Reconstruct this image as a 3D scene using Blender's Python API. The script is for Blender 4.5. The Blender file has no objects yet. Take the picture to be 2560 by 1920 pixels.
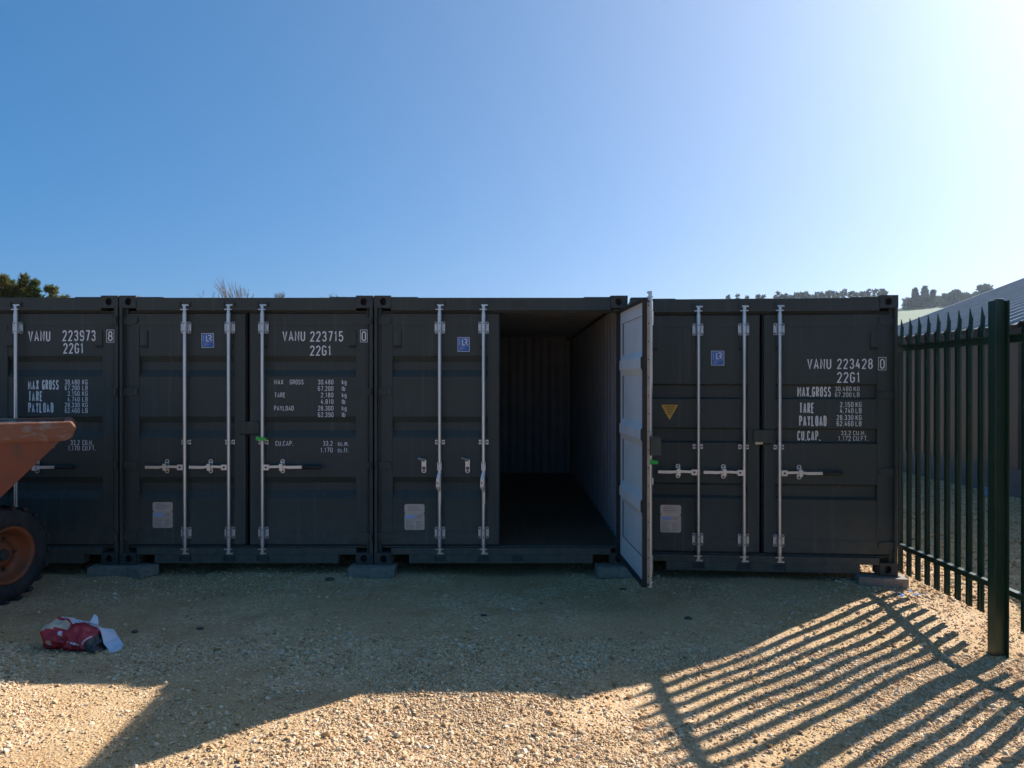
import bpy, bmesh, math, random
import numpy as np
from mathutils import Vector, Matrix, Quaternion

# ------------------------------------------------------------------ camera, sky, sun
sc = bpy.context.scene
COL = sc.collection
R = math.radians
CAM_H, FPX, HOR = 1.83, 1886.0, 955.0          # camera height; focal length and horizon row in photo pixels

cd = bpy.data.cameras.new("camera"); cam = bpy.data.objects.new("camera", cd); COL.objects.link(cam)
cd.sensor_width = 36.0; cd.lens = 36.0 * FPX / 2560.0
cd.clip_start = 0.05; cd.clip_end = 6000
cam.location = (0, 0, CAM_H)
cam.rotation_euler = (R(90) - math.atan((960 - HOR) / FPX), 0, 0)
sc.camera = cam

SUN_AZ, SUN_EL = R(50.3), R(32.0)               # clockwise from +Y
SUN_DIR = Vector((math.sin(SUN_AZ) * math.cos(SUN_EL), math.cos(SUN_AZ) * math.cos(SUN_EL), math.sin(SUN_EL)))
W = bpy.data.worlds.new("World"); sc.world = W; W.use_nodes = True
wn = W.node_tree.nodes; wl = W.node_tree.links
bg = wn["Background"]
sky = wn.new("ShaderNodeTexSky"); sky.sky_type = 'NISHITA'; sky.sun_disc = False
sky.sun_elevation = SUN_EL; sky.sun_rotation = SUN_AZ
sky.altitude = 100; sky.air_density = 0.5; sky.dust_density = 2.5; sky.ozone_density = 10.0
hsv = wn.new("ShaderNodeHueSaturation"); hsv.inputs["Saturation"].default_value = 1.45; hsv.inputs["Hue"].default_value = 0.494
gam = wn.new("ShaderNodeGamma"); gam.inputs[1].default_value = 0.55
wl.new(sky.outputs[0], gam.inputs[0]); wl.new(gam.outputs[0], hsv.inputs["Color"]); wl.new(hsv.outputs[0], bg.inputs[0])
bg.inputs[1].default_value = 0.149

sd = bpy.data.lights.new("sun", 'SUN'); sun = bpy.data.objects.new("sun", sd); COL.objects.link(sun)
sd.energy = 4.6; sd.angle = R(0.5); sd.color = (1.0, 0.985, 0.95)
sun.rotation_euler = SUN_DIR.to_track_quat('Z', 'Y').to_euler()
sun.location = (20, 20, 30)

sc.view_settings.view_transform = 'Standard'; sc.view_settings.look = 'None'
sc.view_settings.exposure = 1.15; sc.view_settings.gamma = 1.0
sc.cycles.use_denoising = True
sc.cycles.max_bounces = 8

# ------------------------------------------------------------------ helpers
def ground_ray(px, py, z=0.0):
    """point on the level z under a pixel of the photograph"""
    d = (CAM_H - z) * FPX / (py - HOR)
    return Vector(((px - 1280) * d / FPX, d, z))

def tag(o, label=None, cat=None, group=None, kind=None):
    if label: o["label"] = label
    if cat: o["category"] = cat
    if group: o["group"] = group
    if kind: o["kind"] = kind
    return o

def empty(name, loc, rz=0.0):
    o = bpy.data.objects.new(name, None); COL.objects.link(o)
    o.empty_display_size = 0.2
    o.location = loc; o.rotation_euler = (0, 0, rz)
    return o

class MB:
    """collects shapes, then links them as one mesh object"""
    def __init__(s): s.v = []; s.f = []; s.m = []; s.sm = []
    def add(s, verts, faces, mi=0, smooth=False):
        b = len(s.v); s.v += [tuple(p) for p in verts]
        for f in faces:
            s.f.append([b + i for i in f]); s.m.append(mi); s.sm.append(smooth)
    def box(s, x0, x1, y0, y1, z0, z1, mi=0, mat=None):
        v = [(x0,y0,z0),(x1,y0,z0),(x1,y1,z0),(x0,y1,z0),(x0,y0,z1),(x1,y0,z1),(x1,y1,z1),(x0,y1,z1)]
        if mat is not None: v = [mat @ Vector(p) for p in v]
        s.add(v, [(0,3,2,1),(4,5,6,7),(0,1,5,4),(1,2,6,5),(2,3,7,6),(3,0,4,7)], mi)
    def prism(s, poly, axis, a0, a1, mi=0):
        """poly: 2D points, extruded along axis 'x','y','z' (poly in the other two axes, in order)"""
        n = len(poly); v = []
        for a in (a0, a1):
            for (p, q) in poly:
                v.append({'x': (a, p, q), 'y': (p, a, q), 'z': (p, q, a)}[axis])
        fs = [tuple(range(n))[::-1], tuple(range(n, 2*n))]
        fs += [(i, (i+1) % n, n + (i+1) % n, n + i) for i in range(n)]
        s.add(v, fs, mi)
    def cyl(s, p0, p1, r0, r1=None, n=12, mi=0, caps=True, smooth=True):
        r1 = r0 if r1 is None else r1
        p0 = Vector(p0); p1 = Vector(p1); d = (p1 - p0)
        if d.length < 1e-9: return
        q = d.to_track_quat('Z', 'Y'); v = []
        for p, r in ((p0, r0), (p1, r1)):
            for i in range(n):
                a = 2*math.pi*i/n
                v.append(p + q @ Vector((r*math.cos(a), r*math.sin(a), 0)))
        s.add(v, [(i, (i+1) % n, n+(i+1) % n, n+i) for i in range(n)], mi, smooth)
        if caps:
            s.add(v, [tuple(range(n))[::-1], tuple(range(n, 2*n))], mi)
    def tube(s, pts, r, n=8, mi=0):
        rs = r if isinstance(r, (list, tuple)) else [r]*len(pts)
        for i in range(len(pts)-1):
            s.cyl(pts[i], pts[i+1], rs[i], rs[i+1], n, mi, caps=True)
    def lathe(s, prof, c, axis, n=32, mi=0, smooth=True):
        """prof: (r, t) pairs, revolved about axis through c"""
        ax = Vector(axis).normalized(); q = ax.to_track_quat('Z', 'Y'); c = Vector(c); v = []
        for (r, t) in prof:
            for i in range(n):
                a = 2*math.pi*i/n
                v.append(c + q @ Vector((r*math.cos(a), r*math.sin(a), t)))
        fs = []
        for k in range(len(prof)-1):
            for i in range(n):
                fs.append((k*n+i, k*n+(i+1) % n, (k+1)*n+(i+1) % n, (k+1)*n+i))
        s.add(v, fs, mi, smooth)
    def build(s, name, mats, parent=None, bevel=0.0, loc=None):
        me = bpy.data.meshes.new(name)
        me.from_pydata(s.v, [], s.f)
        if not isinstance(mats, (list, tuple)): mats = [mats]
        for m in mats: me.materials.append(m)
        me.polygons.foreach_set("material_index", s.m)
        me.polygons.foreach_set("use_smooth", s.sm)
        me.update()
        o = bpy.data.objects.new(name, me); COL.objects.link(o)
        if parent is not None: o.parent = parent
        if loc is not None: o.location = loc
        if bevel > 0:
            b = o.modifiers.new("bevel", 'BEVEL'); b.width = bevel; b.segments = 2
            b.limit_method = 'ANGLE'; b.angle_limit = R(40)
        return o

# ------------------------------------------------------------------ materials
def _bsdf(m): return m.node_tree.nodes["Principled BSDF"]
def pmat(name, c1, c2=None, scale=4.0, rough=0.5, metal=0.0, bump=0.0, bscale=60.0, stretch=(1,1,1),
         lo=0.35, hi=0.65, rough2=None, spec=0.5, bdist=0.01):
    m = bpy.data.materials.new(name); m.use_nodes = True
    nt = m.node_tree; N = nt.nodes; L = nt.links; b = _bsdf(m)
    b.inputs["Roughness"].default_value = rough; b.inputs["Metallic"].default_value = metal
    b.inputs["Specular IOR Level"].default_value = spec
    b.inputs["Base Color"].default_value = (*c1, 1)
    tc = N.new("ShaderNodeTexCoord"); mp = N.new("ShaderNodeMapping"); mp.inputs["Scale"].default_value = stretch
    L.new(tc.outputs["Object"], mp.inputs[0])
    if c2 is not None:
        n = N.new("ShaderNodeTexNoise"); n.inputs["Scale"].default_value = scale; n.inputs["Detail"].default_value = 6
        n.inputs["Roughness"].default_value = 0.6
        L.new(mp.outputs[0], n.inputs["Vector"])
        r = N.new("ShaderNodeValToRGB"); r.color_ramp.elements[0].position = lo; r.color_ramp.elements[1].position = hi
        r.color_ramp.elements[0].color = (*c1, 1); r.color_ramp.elements[1].color = (*c2, 1)
        L.new(n.outputs["Fac"], r.inputs[0]); L.new(r.outputs[0], b.inputs["Base Color"])
        if rough2 is not None:
            mr = N.new("ShaderNodeMapRange"); mr.inputs[1].default_value = lo; mr.inputs[2].default_value = hi
            mr.inputs[3].default_value = rough; mr.inputs[4].default_value = rough2
            L.new(n.outputs["Fac"], mr.inputs[0]); L.new(mr.outputs[0], b.inputs["Roughness"])
    if bump > 0:
        n2 = N.new("ShaderNodeTexNoise"); n2.inputs["Scale"].default_value = bscale; n2.inputs["Detail"].default_value = 4
        L.new(tc.outputs["Object"], n2.inputs["Vector"])
        bp = N.new("ShaderNodeBump"); bp.inputs["Strength"].default_value = bump; bp.inputs["Distance"].default_value = bdist
        L.new(n2.outputs["Fac"], bp.inputs["Height"]); L.new(bp.outputs[0], b.inputs["Normal"])
    return m

PAINT  = pmat("container_paint", (.034,.043,.039), (.049,.060,.055), 2.4, .55, 0, .35, 2.2, (1,1,.35), .3, .7, .68, .4, .02)
def dusty(m, col=(.30,.24,.17)):
    """tan road dust thrown up on the lowest half metre, plus faint vertical runs"""
    nt = m.node_tree; N = nt.nodes; L = nt.links; b = _bsdf(m); src = b.inputs["Base Color"].links[0].from_socket
    tc = N.new("ShaderNodeTexCoord"); sp = N.new("ShaderNodeSeparateXYZ"); L.new(tc.outputs["Object"], sp.inputs[0])
    mr = N.new("ShaderNodeMapRange"); mr.inputs[1].default_value = .02; mr.inputs[2].default_value = .62; mr.inputs[3].default_value = .42; mr.inputs[4].default_value = 0.0
    L.new(sp.outputs[2], mr.inputs[0])
    n = N.new("ShaderNodeTexNoise"); n.inputs["Scale"].default_value = 14; n.inputs["Detail"].default_value = 8; L.new(tc.outputs["Object"], n.inputs["Vector"])
    mu = N.new("ShaderNodeMath"); mu.operation = 'MULTIPLY'; L.new(mr.outputs[0], mu.inputs[0]); L.new(n.outputs["Fac"], mu.inputs[1])
    mp = N.new("ShaderNodeMapping"); mp.inputs["Scale"].default_value = (26, 26, .7); L.new(tc.outputs["Object"], mp.inputs[0])
    n2 = N.new("ShaderNodeTexNoise"); n2.inputs["Scale"].default_value = 1.0; n2.inputs["Detail"].default_value = 5; L.new(mp.outputs[0], n2.inputs["Vector"])
    r2 = N.new("ShaderNodeMapRange"); r2.inputs[1].default_value = .56; r2.inputs[2].default_value = .80; r2.inputs[3].default_value = 0; r2.inputs[4].default_value = .15; L.new(n2.outputs["Fac"], r2.inputs[0])
    ad = N.new("ShaderNodeMath"); ad.operation = 'ADD'; ad.use_clamp = True; L.new(mu.outputs[0], ad.inputs[0]); L.new(r2.outputs[0], ad.inputs[1])
    mx = N.new("ShaderNodeMixRGB"); L.new(ad.outputs[0], mx.inputs[0]); L.new(src, mx.inputs[1]); mx.inputs[2].default_value = (*col, 1); L.new(mx.outputs[0], b.inputs["Base Color"])
dusty(PAINT)
CASTM  = pmat("casting_paint", (.034,.040,.039), (.05,.055,.052), 9.0, .55, 0, .25, 40, spec=.4)
GASKET = pmat("rubber_gasket", (.012,.012,.013), (.02,.02,.02), 8, .75)
INNER_LIT  = pmat("inner_paint_lit", (.76,.755,.74), (.66,.655,.64), 3, .5, 0, .2, 3, spec=.4)  # lit copy of the inside paint, lightened for daylight on the door
INNER_SHADED = pmat("inner_paint_shaded", (.27,.28,.31), (.21,.22,.25), 3, .5, 0, .2, 3, spec=.4)  # darkened copy of the inside paint, interior shade put into the colour
PLYW   = pmat("plywood_floor", (.10,.065,.04), (.15,.10,.06), 5, .6, stretch=(4,.4,1))
GALV   = pmat("galvanised_steel", (.50,.52,.54), (.62,.63,.64), 30, .38, .85, .1, 120, rough2=.5)
ROD    = pmat("galvanised_rod", (.55,.57,.58), (.66,.67,.67), 12, .33, .85, stretch=(1,1,.3), rough2=.45)
WHITEP = pmat("white_stencil_paint", (.80,.80,.80), (.72,.72,.72), 25, .55)
BLACKP = pmat("black_plastic_grip", (.012,.012,.012), None, rough=.55)
BOLT   = pmat("dark_bolt", (.05,.05,.055), (.09,.09,.09), 30, .5, .6)
BLUES  = pmat("blue_vinyl", (.02,.10,.36), (.025,.12,.40), 8, .4)
WHITES = pmat("white_vinyl", (.70,.72,.75), None, rough=.4)
LBLUE  = pmat("pale_blue_print", (.30,.42,.68), None, rough=.45)
YELL   = pmat("yellow_vinyl", (.68,.38,.03), (.60,.33,.03), 20, .45)
DARKPR = pmat("dark_print", (.10,.075,.03), None, rough=.5)
PLATE  = pmat("aluminium_plate", (.50,.47,.43), (.40,.38,.36), 25, .42, .35)
PLTXT  = pmat("etched_print", (.16,.15,.14), None, rough=.6)
TAN    = pmat("tan_tape", (.55,.45,.27), None, rough=.6)
GREENT = pmat("green_plastic", (.02,.50,.06), (.03,.42,.06), 30, .4)
BLOCK  = pmat("concrete_block", (.20,.165,.13), (.29,.245,.20), 22, .9, 0, .6, 90)
FENCE  = pmat("green_powder_coat", (.006,.030,.018), (.009,.039,.023), 6, .36, 0, .08, 150)
STRIP  = pmat("lit_edge_strip", (.38,.33,.25), (.30,.26,.20), 12, .6)  # tan stands in for light bounced off the sunlit ground

def ground_material():
    m = bpy.data.materials.new("gravel_ground"); m.use_nodes = True
    nt = m.node_tree; N = nt.nodes; L = nt.links; b = _bsdf(m); b.inputs["Roughness"].default_value = .95
    b.inputs["Specular IOR Level"].default_value = .15
    tc = N.new("ShaderNodeTexCoord")
    def noise(s, d=5, r=.6):
        n = N.new("ShaderNodeTexNoise"); n.inputs["Scale"].default_value = s; n.inputs["Detail"].default_value = d
        n.inputs["Roughness"].default_value = r; L.new(tc.outputs["Object"], n.inputs["Vector"]); return n
    def ramp(src, stops):
        r = N.new("ShaderNodeValToRGB"); e = r.color_ramp.elements
        while len(e) < len(stops): e.new(.5)
        for k, (p, c) in enumerate(stops): e[k].position = p; e[k].color = (*c, 1)
        L.new(src, r.inputs[0]); return r
    def mix(a, bb, f, mode='MIX'):
        x = N.new("ShaderNodeMixRGB"); x.blend_type = mode
        if isinstance(f, float): x.inputs[0].default_value = f
        else: L.new(f, x.inputs[0])
        L.new(a, x.inputs[1]); L.new(bb, x.inputs[2]); return x.outputs[0]
    v1 = N.new("ShaderNodeTexVoronoi"); v1.inputs["Scale"].default_value = 55; L.new(tc.outputs["Object"], v1.inputs["Vector"])
    v2 = N.new("ShaderNodeTexVoronoi"); v2.inputs["Scale"].default_value = 120; L.new(tc.outputs["Object"], v2.inputs["Vector"])
    stone = ramp(v1.outputs["Color"], [(0,(.38,.23,.12)), (.35,(.54,.34,.18)), (.65,(.64,.44,.25)), (1,(.76,.58,.40))])
    grit = ramp(v2.outputs["Color"], [(0,(.33,.20,.09)), (.5,(.52,.33,.16)), (1,(.66,.46,.27))])
    big = noise(.9, 4, .55)
    fmask = ramp(big.outputs["Fac"], [(.42,(0,0,0)), (.58,(1,1,1))])
    col = mix(stone.outputs[0], grit.outputs[0], fmask.outputs[0])
    sandn = noise(2.6, 6, .65)
    smask = ramp(sandn.outputs["Fac"], [(.48,(0,0,0)), (.66,(.90,.82,.67))])
    sand = ramp(noise(160, 3).outputs["Fac"], [(.3,(.38,.22,.11)), (.7,(.55,.33,.16))])
    col = mix(col, sand.outputs[0], smask.outputs[0])
    L.new(col, b.inputs["Base Color"])
    sub = N.new("ShaderNodeMath"); sub.operation = 'MULTIPLY_ADD'; sub.inputs[1].default_value = -1.0; sub.inputs[2].default_value = 1.0
    L.new(v1.outputs["Distance"], sub.inputs[0])
    ad = N.new("ShaderNodeMath"); ad.operation = 'ADD'; L.new(sub.outputs[0], ad.inputs[0])
    fine = noise(90, 6, .7); L.new(fine.outputs["Fac"], ad.inputs[1])
    bp = N.new("ShaderNodeBump"); bp.inputs["Strength"].default_value = .7; bp.inputs["Distance"].default_value = .010
    L.new(ad.outputs[0], bp.inputs["Height"]); L.new(bp.outputs[0], b.inputs["Normal"])
    return m

def stone_material():
    m = bpy.data.materials.new("limestone_chips"); m.use_nodes = True
    nt = m.node_tree; N = nt.nodes; L = nt.links; b = _bsdf(m); b.inputs["Roughness"].default_value = .9
    b.inputs["Specular IOR Level"].default_value = .2
    oi = N.new("ShaderNodeObjectInfo")
    r = N.new("ShaderNodeValToRGB"); e = r.color_ramp.elements
    for k in range(4): e.new(.5)
    for k, (p, c) in enumerate([(0,(.31,.19,.09)), (.12,(.54,.33,.16)), (.4,(.64,.42,.24)), (.65,(.72,.52,.31)), (.88,(.81,.63,.42)), (1,(.59,.49,.38))]):
        e[k].position = p; e[k].color = (*c, 1)
    L.new(oi.outputs["Random"], r.inputs[0])
    tc = N.new("ShaderNodeTexCoord"); n = N.new("ShaderNodeTexNoise"); n.inputs["Scale"].default_value = 2.5
    n.inputs["Detail"].default_value = 4; L.new(tc.outputs["Object"], n.inputs["Vector"])
    mx = N.new("ShaderNodeMixRGB"); mx.blend_type = 'MULTIPLY'; mx.inputs[0].default_value = .6
    rr = N.new("ShaderNodeValToRGB"); rr.color_ramp.elements[0].position = .3; rr.color_ramp.elements[0].color = (.62,.56,.48,1)
    rr.color_ramp.elements[1].position = .6; L.new(n.outputs["Fac"], rr.inputs[0])
    L.new(r.outputs[0], mx.inputs[1]); L.new(rr.outputs[0], mx.inputs[2]); L.new(mx.outputs[0], b.inputs["Base Color"])
    return m

# ------------------------------------------------------------------ ground
def sstep(a, b, x):
    t = np.clip((x - a) / (b - a), 0, 1); return t * t * (3 - 2 * t)
def gz(x, y):
    x = np.asarray(x, dtype=float); y = np.asarray(y, dtype=float)
    z = .010*np.sin(1.7*x + .6*y) + .009*np.sin(2.3*y - .9*x + 1.1) + .006*np.sin(4.1*x + 3.2*y + .4) + .005*np.sin(6.3*x - 4.4*y)
    z += .034*np.exp(-((x - .05)/.60)**2 - ((y - 4.5)/.5)**2)                # loose heap where the shadow edge bulges
    for yc in (5.55, 6.2): z -= .014*np.exp(-((y - yc - .05*x)/.13)**2)*(1 - sstep(1.0, 2.6, x))      # wheel ruts
    z -= .030*sstep(6.2, 6.9, y)
    z -= .15*np.clip((x - .5)/3.1, 0, 1.2)*np.clip((7.0 - y)/1.7, 0, 1)
    return z

def make_ground():
    xs = np.concatenate([np.arange(-40, -8, 1.0), np.arange(-8, 9, .07), np.arange(9, 46, 1.0)])
    ys = np.concatenate([np.arange(-30, 1.5, 1.0), np.arange(1.5, 10, .07), np.arange(10, 66, 1.0)])
    X, Y = np.meshgrid(xs, ys); fade = (1 - sstep(9, 14, Y)) * sstep(-3, 1, Y)
    rng = np.random.default_rng(4)
    Z = gz(X, Y) * fade + rng.normal(0, .0022, X.shape) * fade
    nx, ny = len(xs), len(ys)
    v = np.stack([X.ravel(), Y.ravel(), Z.ravel()], 1)
    i = np.arange(nx*ny).reshape(ny, nx)
    q = np.stack([i[:-1,:-1].ravel(), i[:-1,1:].ravel(), i[1:,1:].ravel(), i[1:,:-1].ravel()], 1)
    me = bpy.data.meshes.new("ground"); me.vertices.add(len(v)); me.vertices.foreach_set("co", v.ravel())
    me.loops.add(q.size); me.loops.foreach_set("vertex_index", q.ravel())
    me.polygons.add(len(q)); me.polygons.foreach_set("loop_start", np.arange(0, q.size, 4))
    me.polygons.foreach_set("use_smooth", np.ones(len(q), bool))
    me.update(calc_edges=True); me.validate()
    me.materials.append(ground_material())
    o = bpy.data.objects.new("ground", me); COL.objects.link(o)
    tag(o, "pale tan compacted gravel ground of the yard", kind="structure")
make_ground()

def value_noise(x, y, s, seed):
    rng = np.random.default_rng(seed); G = rng.random((128, 128))
    u = x*s + 300.3; w = y*s + 300.7
    i = np.floor(u).astype(int); j = np.floor(w).astype(int); fu = u - i; fw = w - j
    fu = fu*fu*(3-2*fu); fw = fw*fw*(3-2*fw)
    g = lambda a, b: G[a % 128, b % 128]
    return (g(i,j)*(1-fu) + g(i+1,j)*fu)*(1-fw) + (g(i,j+1)*(1-fu) + g(i+1,j+1)*fu)*fw

STONE = stone_material()
def make_gravel():
    rocks = bpy.data.collections.new("rock_kinds")                            # not linked: only its meshes are used
    rnd = random.Random(3)
    for k in range(10):
        bm = bmesh.new(); bmesh.ops.create_icosphere(bm, subdivisions=1 if k % 2 else 2, radius=.5)
        sx, sy, szz = rnd.uniform(.8, 1.25), rnd.uniform(.6, 1.0), rnd.uniform(.42, .8)
        planes = [(Vector((rnd.gauss(0,1), rnd.gauss(0,1), rnd.gauss(0,1))).normalized(), rnd.uniform(.26, .42)) for _ in range(6)]
        for v in bm.verts:
            for n, d in planes:
                t = v.co.dot(n)
                if t > d: v.co -= n * (t - d)
            v.co = Vector((v.co.x*sx, v.co.y*sy, v.co.z*szz)) * rnd.uniform(.93, 1.07)
        me = bpy.data.meshes.new("rock"); bm.to_mesh(me); bm.free(); me.materials.append(STONE)
        rocks.objects.link(bpy.data.objects.new("rock", me))
    rng = np.random.default_rng(11); P = []; S = []
    def scatter(n, x0, x1, y0, y1, smin, smax, power, keep):
        x = rng.uniform(x0, x1, n); y = rng.uniform(y0, y1, n)
        k = rng.random(n) < keep(x, y); x = x[k]; y = y[k]
        s = smin + (smax - smin) * rng.random(len(x))**power
        P.append(np.stack([x, y, gz(x, y)*(1 - sstep(9, 14, y)) + s*.10], 1)); S.append(s)
    vis = lambda x, y: (np.abs(x) < .72*y + .9)
    def loose(x, y):                                                          # 1 where chips lie thick, less on the driven, compacted track
        track = np.exp(-((y - 6.05 - .05*x)/.75)**2) * (1 - sstep(1.2, 2.8, x))
        n = value_noise(x, y, 1.1, 5)*.6 + value_noise(x, y, 3.1, 6)*.4
        fines = sstep(.50, .36, value_noise(x, y, .75, 8)*.55 + value_noise(x, y, 2.3, 9)*.45)
        return np.clip(1.25 - 1.05*track, .05, 1) * np.clip(.35 + 1.2*n, 0, 1) * (1 - .82*fines)
    def clump(x, y):
        return sstep(.46, .68, value_noise(x, y, 1.6, 12)*.6 + value_noise(x, y, 4.3, 13)*.4)
    scatter(420000, -5.5, 5.5, 2.6, 5.4, .006, .017, 1.6, lambda x, y: vis(x, y)*loose(x, y)*.85)
    scatter(90000, -5.5, 5.5, 2.6, 5.4, .016, .036, 2.4, lambda x, y: vis(x, y)*loose(x, y)*(.35 + .65*clump(x, y)))
    scatter(9000, -5.5, 5.5, 2.6, 5.6, .030, .060, 2.6, lambda x, y: vis(x, y)*loose(x, y)*clump(x, y)*.75)
    scatter(170000, -6.5, 6.5, 5.4, 9.2, .006, .016, 1.7, lambda x, y: vis(x, y)*loose(x, y)*.55)
    scatter(26000, -6.5, 6.5, 5.4, 9.2, .015, .032, 2.6, lambda x, y: vis(x, y)*loose(x, y)**1.5*.6)
    scatter(2600, -6.5, 6.5, 4.6, 7.2, .024, .048, 2.5, lambda x, y: vis(x, y)*loose(x, y)*(.25 + clump(x, y)))
    scatter(45000, 3.0, 10, 6.5, 14, .02, .05, 2, lambda x, y: vis(x, y)*.55)
    P = np.concatenate(P); S = np.concatenate(S)
    me = bpy.data.meshes.new("gravel"); me.vertices.add(len(P)); me.vertices.foreach_set("co", P.ravel())
    a = me.attributes.new("size", 'FLOAT', 'POINT'); a.data.foreach_set("value", S)
    rot = np.stack([rng.normal(0, .35, len(P)), rng.normal(0, .35, len(P)), rng.uniform(0, 6.283, len(P))], 1)
    a = me.attributes.new("turn", 'FLOAT_VECTOR', 'POINT'); a.data.foreach_set("vector", rot.ravel())
    me.update()
    o = bpy.data.objects.new("gravel", me); COL.objects.link(o)
    me.materials.append(STONE)
    g = bpy.data.node_groups.new("gravel_scatter", 'GeometryNodeTree')
    g.interface.new_socket("Geometry", in_out='INPUT', socket_type='NodeSocketGeometry')
    g.interface.new_socket("Geometry", in_out='OUTPUT', socket_type='NodeSocketGeometry')
    gi = g.nodes.new("NodeGroupInput"); go = g.nodes.new("NodeGroupOutput")
    ci = g.nodes.new("GeometryNodeCollectionInfo"); ci.inputs["Collection"].default_value = rocks
    ci.inputs["Separate Children"].default_value = True; ci.inputs["Reset Children"].default_value = True
    ip = g.nodes.new("GeometryNodeInstanceOnPoints"); ip.inputs["Pick Instance"].default_value = True
    rv = g.nodes.new("FunctionNodeRandomValue"); rv.data_type = 'INT'; rv.inputs[4].default_value = 0; rv.inputs[5].default_value = 9
    na = g.nodes.new("GeometryNodeInputNamedAttribute"); na.data_type = 'FLOAT'; na.inputs[0].default_value = "size"
    nb = g.nodes.new("GeometryNodeInputNamedAttribute"); nb.data_type = 'FLOAT_VECTOR'; nb.inputs[0].default_value = "turn"
    er = g.nodes.new("FunctionNodeEulerToRotation")
    L = g.links
    L.new(gi.outputs[0], ip.inputs["Points"]); L.new(ci.outputs[0], ip.inputs["Instance"])
    L.new(rv.outputs[2], ip.inputs["Instance Index"])
    L.new(nb.outputs[0], er.inputs[0]); L.new(er.outputs[0], ip.inputs["Rotation"]); L.new(na.outputs[0], ip.inputs["Scale"])
    L.new(ip.outputs[0], go.inputs[0])
    md = o.modifiers.new("scatter", 'NODES'); md.node_group = g
    tag(o, "loose cream and tan limestone chips over the yard", kind="stuff")
make_gravel()

# ------------------------------------------------------------------ stencil lettering
def arc(cx, cy, rx, ry, a0, a1, n=9):
    return [(cx + rx*math.cos(R(a0 + (a1-a0)*i/n)), cy + ry*math.sin(R(a0 + (a1-a0)*i/n))) for i in range(n+1)]
GL = {
 '0': [arc(.5,.76,.5,.24,0,180)+arc(.5,.24,.5,.24,180,360)+[(1,.76)]],
 '1': [[(.1,.80),(.62,1),(.62,0)]],
 '2': [arc(.5,.74,.5,.26,172,-22)+[(0,0),(1,0)]],
 '3': [arc(.48,.76,.46,.24,168,-85)+arc(.5,.26,.5,.26,80,-168)],
 '4': [[(.56,1),(0,.27),(1,.27)],[(.72,.56),(.72,0)]],
 '5': [[(.94,1),(.12,1),(.06,.55)]+arc(.48,.31,.52,.31,120,-165)],
 '6': [arc(.5,.76,.5,.24,20,180)+arc(.5,.29,.5,.29,180,540,16)],
 '7': [[(0,1),(1,1),(.36,0)]],
 '8': [arc(.5,.76,.44,.24,-90,270,16),arc(.5,.265,.5,.265,90,450,16)],
 '9': [arc(.5,.24,.5,.24,200,360)+arc(.5,.71,.5,.29,0,360,16)],
 'A': [[(0,0),(.5,1),(1,0)],[(.17,.29),(.83,.29)]],
 'B': [[(0,0),(0,1),(.55,1)]+arc(.55,.76,.4,.24,80,-90)+[(.06,.52)],[(.55,.52)]+arc(.55,.26,.45,.26,80,-90)+[(.06,0)]],
 'C': [arc(.5,.75,.5,.25,10,180)+arc(.5,.25,.5,.25,180,350)],
 'D': [[(0,0),(0,1),(.45,1)]+arc(.45,.72,.55,.28,80,0)+arc(.45,.28,.55,.28,0,-90)+[(.06,0)]],
 'E': [[(1,1),(0,1),(0,0),(1,0)],[(.08,.53),(.85,.53)]],
 'F': [[(1,1),(0,1),(0,0)],[(.08,.53),(.85,.53)]],
 'G': [arc(.5,.75,.5,.25,12,180)+arc(.5,.25,.5,.25,180,360)+[(1,.47),(.55,.47)]],
 'I': [[(.5,0),(.5,1)]],
 'K': [[(0,0),(0,1)],[(.95,1),(.08,.42)],[(.33,.55),(1,0)]],
 'L': [[(0,1),(0,0),(1,0)]],
 'M': [[(0,0),(0,1),(.5,.3),(1,1),(1,0)]],
 'N': [[(0,0),(0,1),(1,0),(1,1)]],
 'P': [[(0,0),(0,1),(.5,1)]+arc(.5,.74,.5,.26,80,-90)+[(.06,.48)]],
 'R': [[(0,0),(0,1),(.5,1)]+arc(.5,.75,.5,.25,80,-90)+[(.06,.5)],[(.5,.47),(1,0)]],
 'S': [arc(.5,.75,.48,.25,18,232)+arc(.5,.26,.5,.26,55,-162)],
 'T': [[(0,1),(1,1)],[(.5,.95),(.5,0)]],
 'U': [[(0,1)]+arc(.5,.25,.5,.25,180,360)+[(1,1)]],
 'V': [[(0,1),(.5,0),(1,1)]],
 'X': [[(0,1),(1,0)],[(1,1),(.55,.55)],[(.45,.45),(0,0)]],
 'Y': [[(0,1),(.5,.45),(1,1)],[(.5,.42),(.5,0)]],
 'k': [[(0,0),(0,1)],[(.9,.7),(.08,.30)],[(.35,.42),(.95,0)]],
 'g': [arc(.5,.36,.5,.34,0,360,16),[(1,.70),(1,-.08)]+arc(.5,-.06,.5,.20,0,-150)],
 'l': [[(.5,0),(.5,1)]],
 'b': [[(0,0),(0,1)],arc(.5,.35,.5,.35,165,-165,14)],
 'c': [arc(.5,.46,.5,.24,15,180)+arc(.5,.24,.5,.24,180,345)],
 'u': [[(0,.7)]+arc(.5,.24,.5,.24,180,360)+[(1,.7),(1,0)]],
 'm': [[(0,0),(0,.7)],[(.05,.55)]+arc(.25,.52,.25,.18,150,0)+[(.5,0)],[(.55,.55)]+arc(.75,.52,.25,.18,150,0)+[(1,0)]],
 'f': [[(.35,0)]+arc(.7,.80,.35,.20,180,80),[(.0,.66),(.9,.66)]],
 't': [[(.4,.95)]+arc(.75,.18,.35,.18,180,285),[(.0,.66),(.9,.66)]],
 '.': [[(.5,-.0),(.5,.115)]], ',': [[(.55,.115),(.35,-.10)]],
}
GL['O'] = GL['0']
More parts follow.
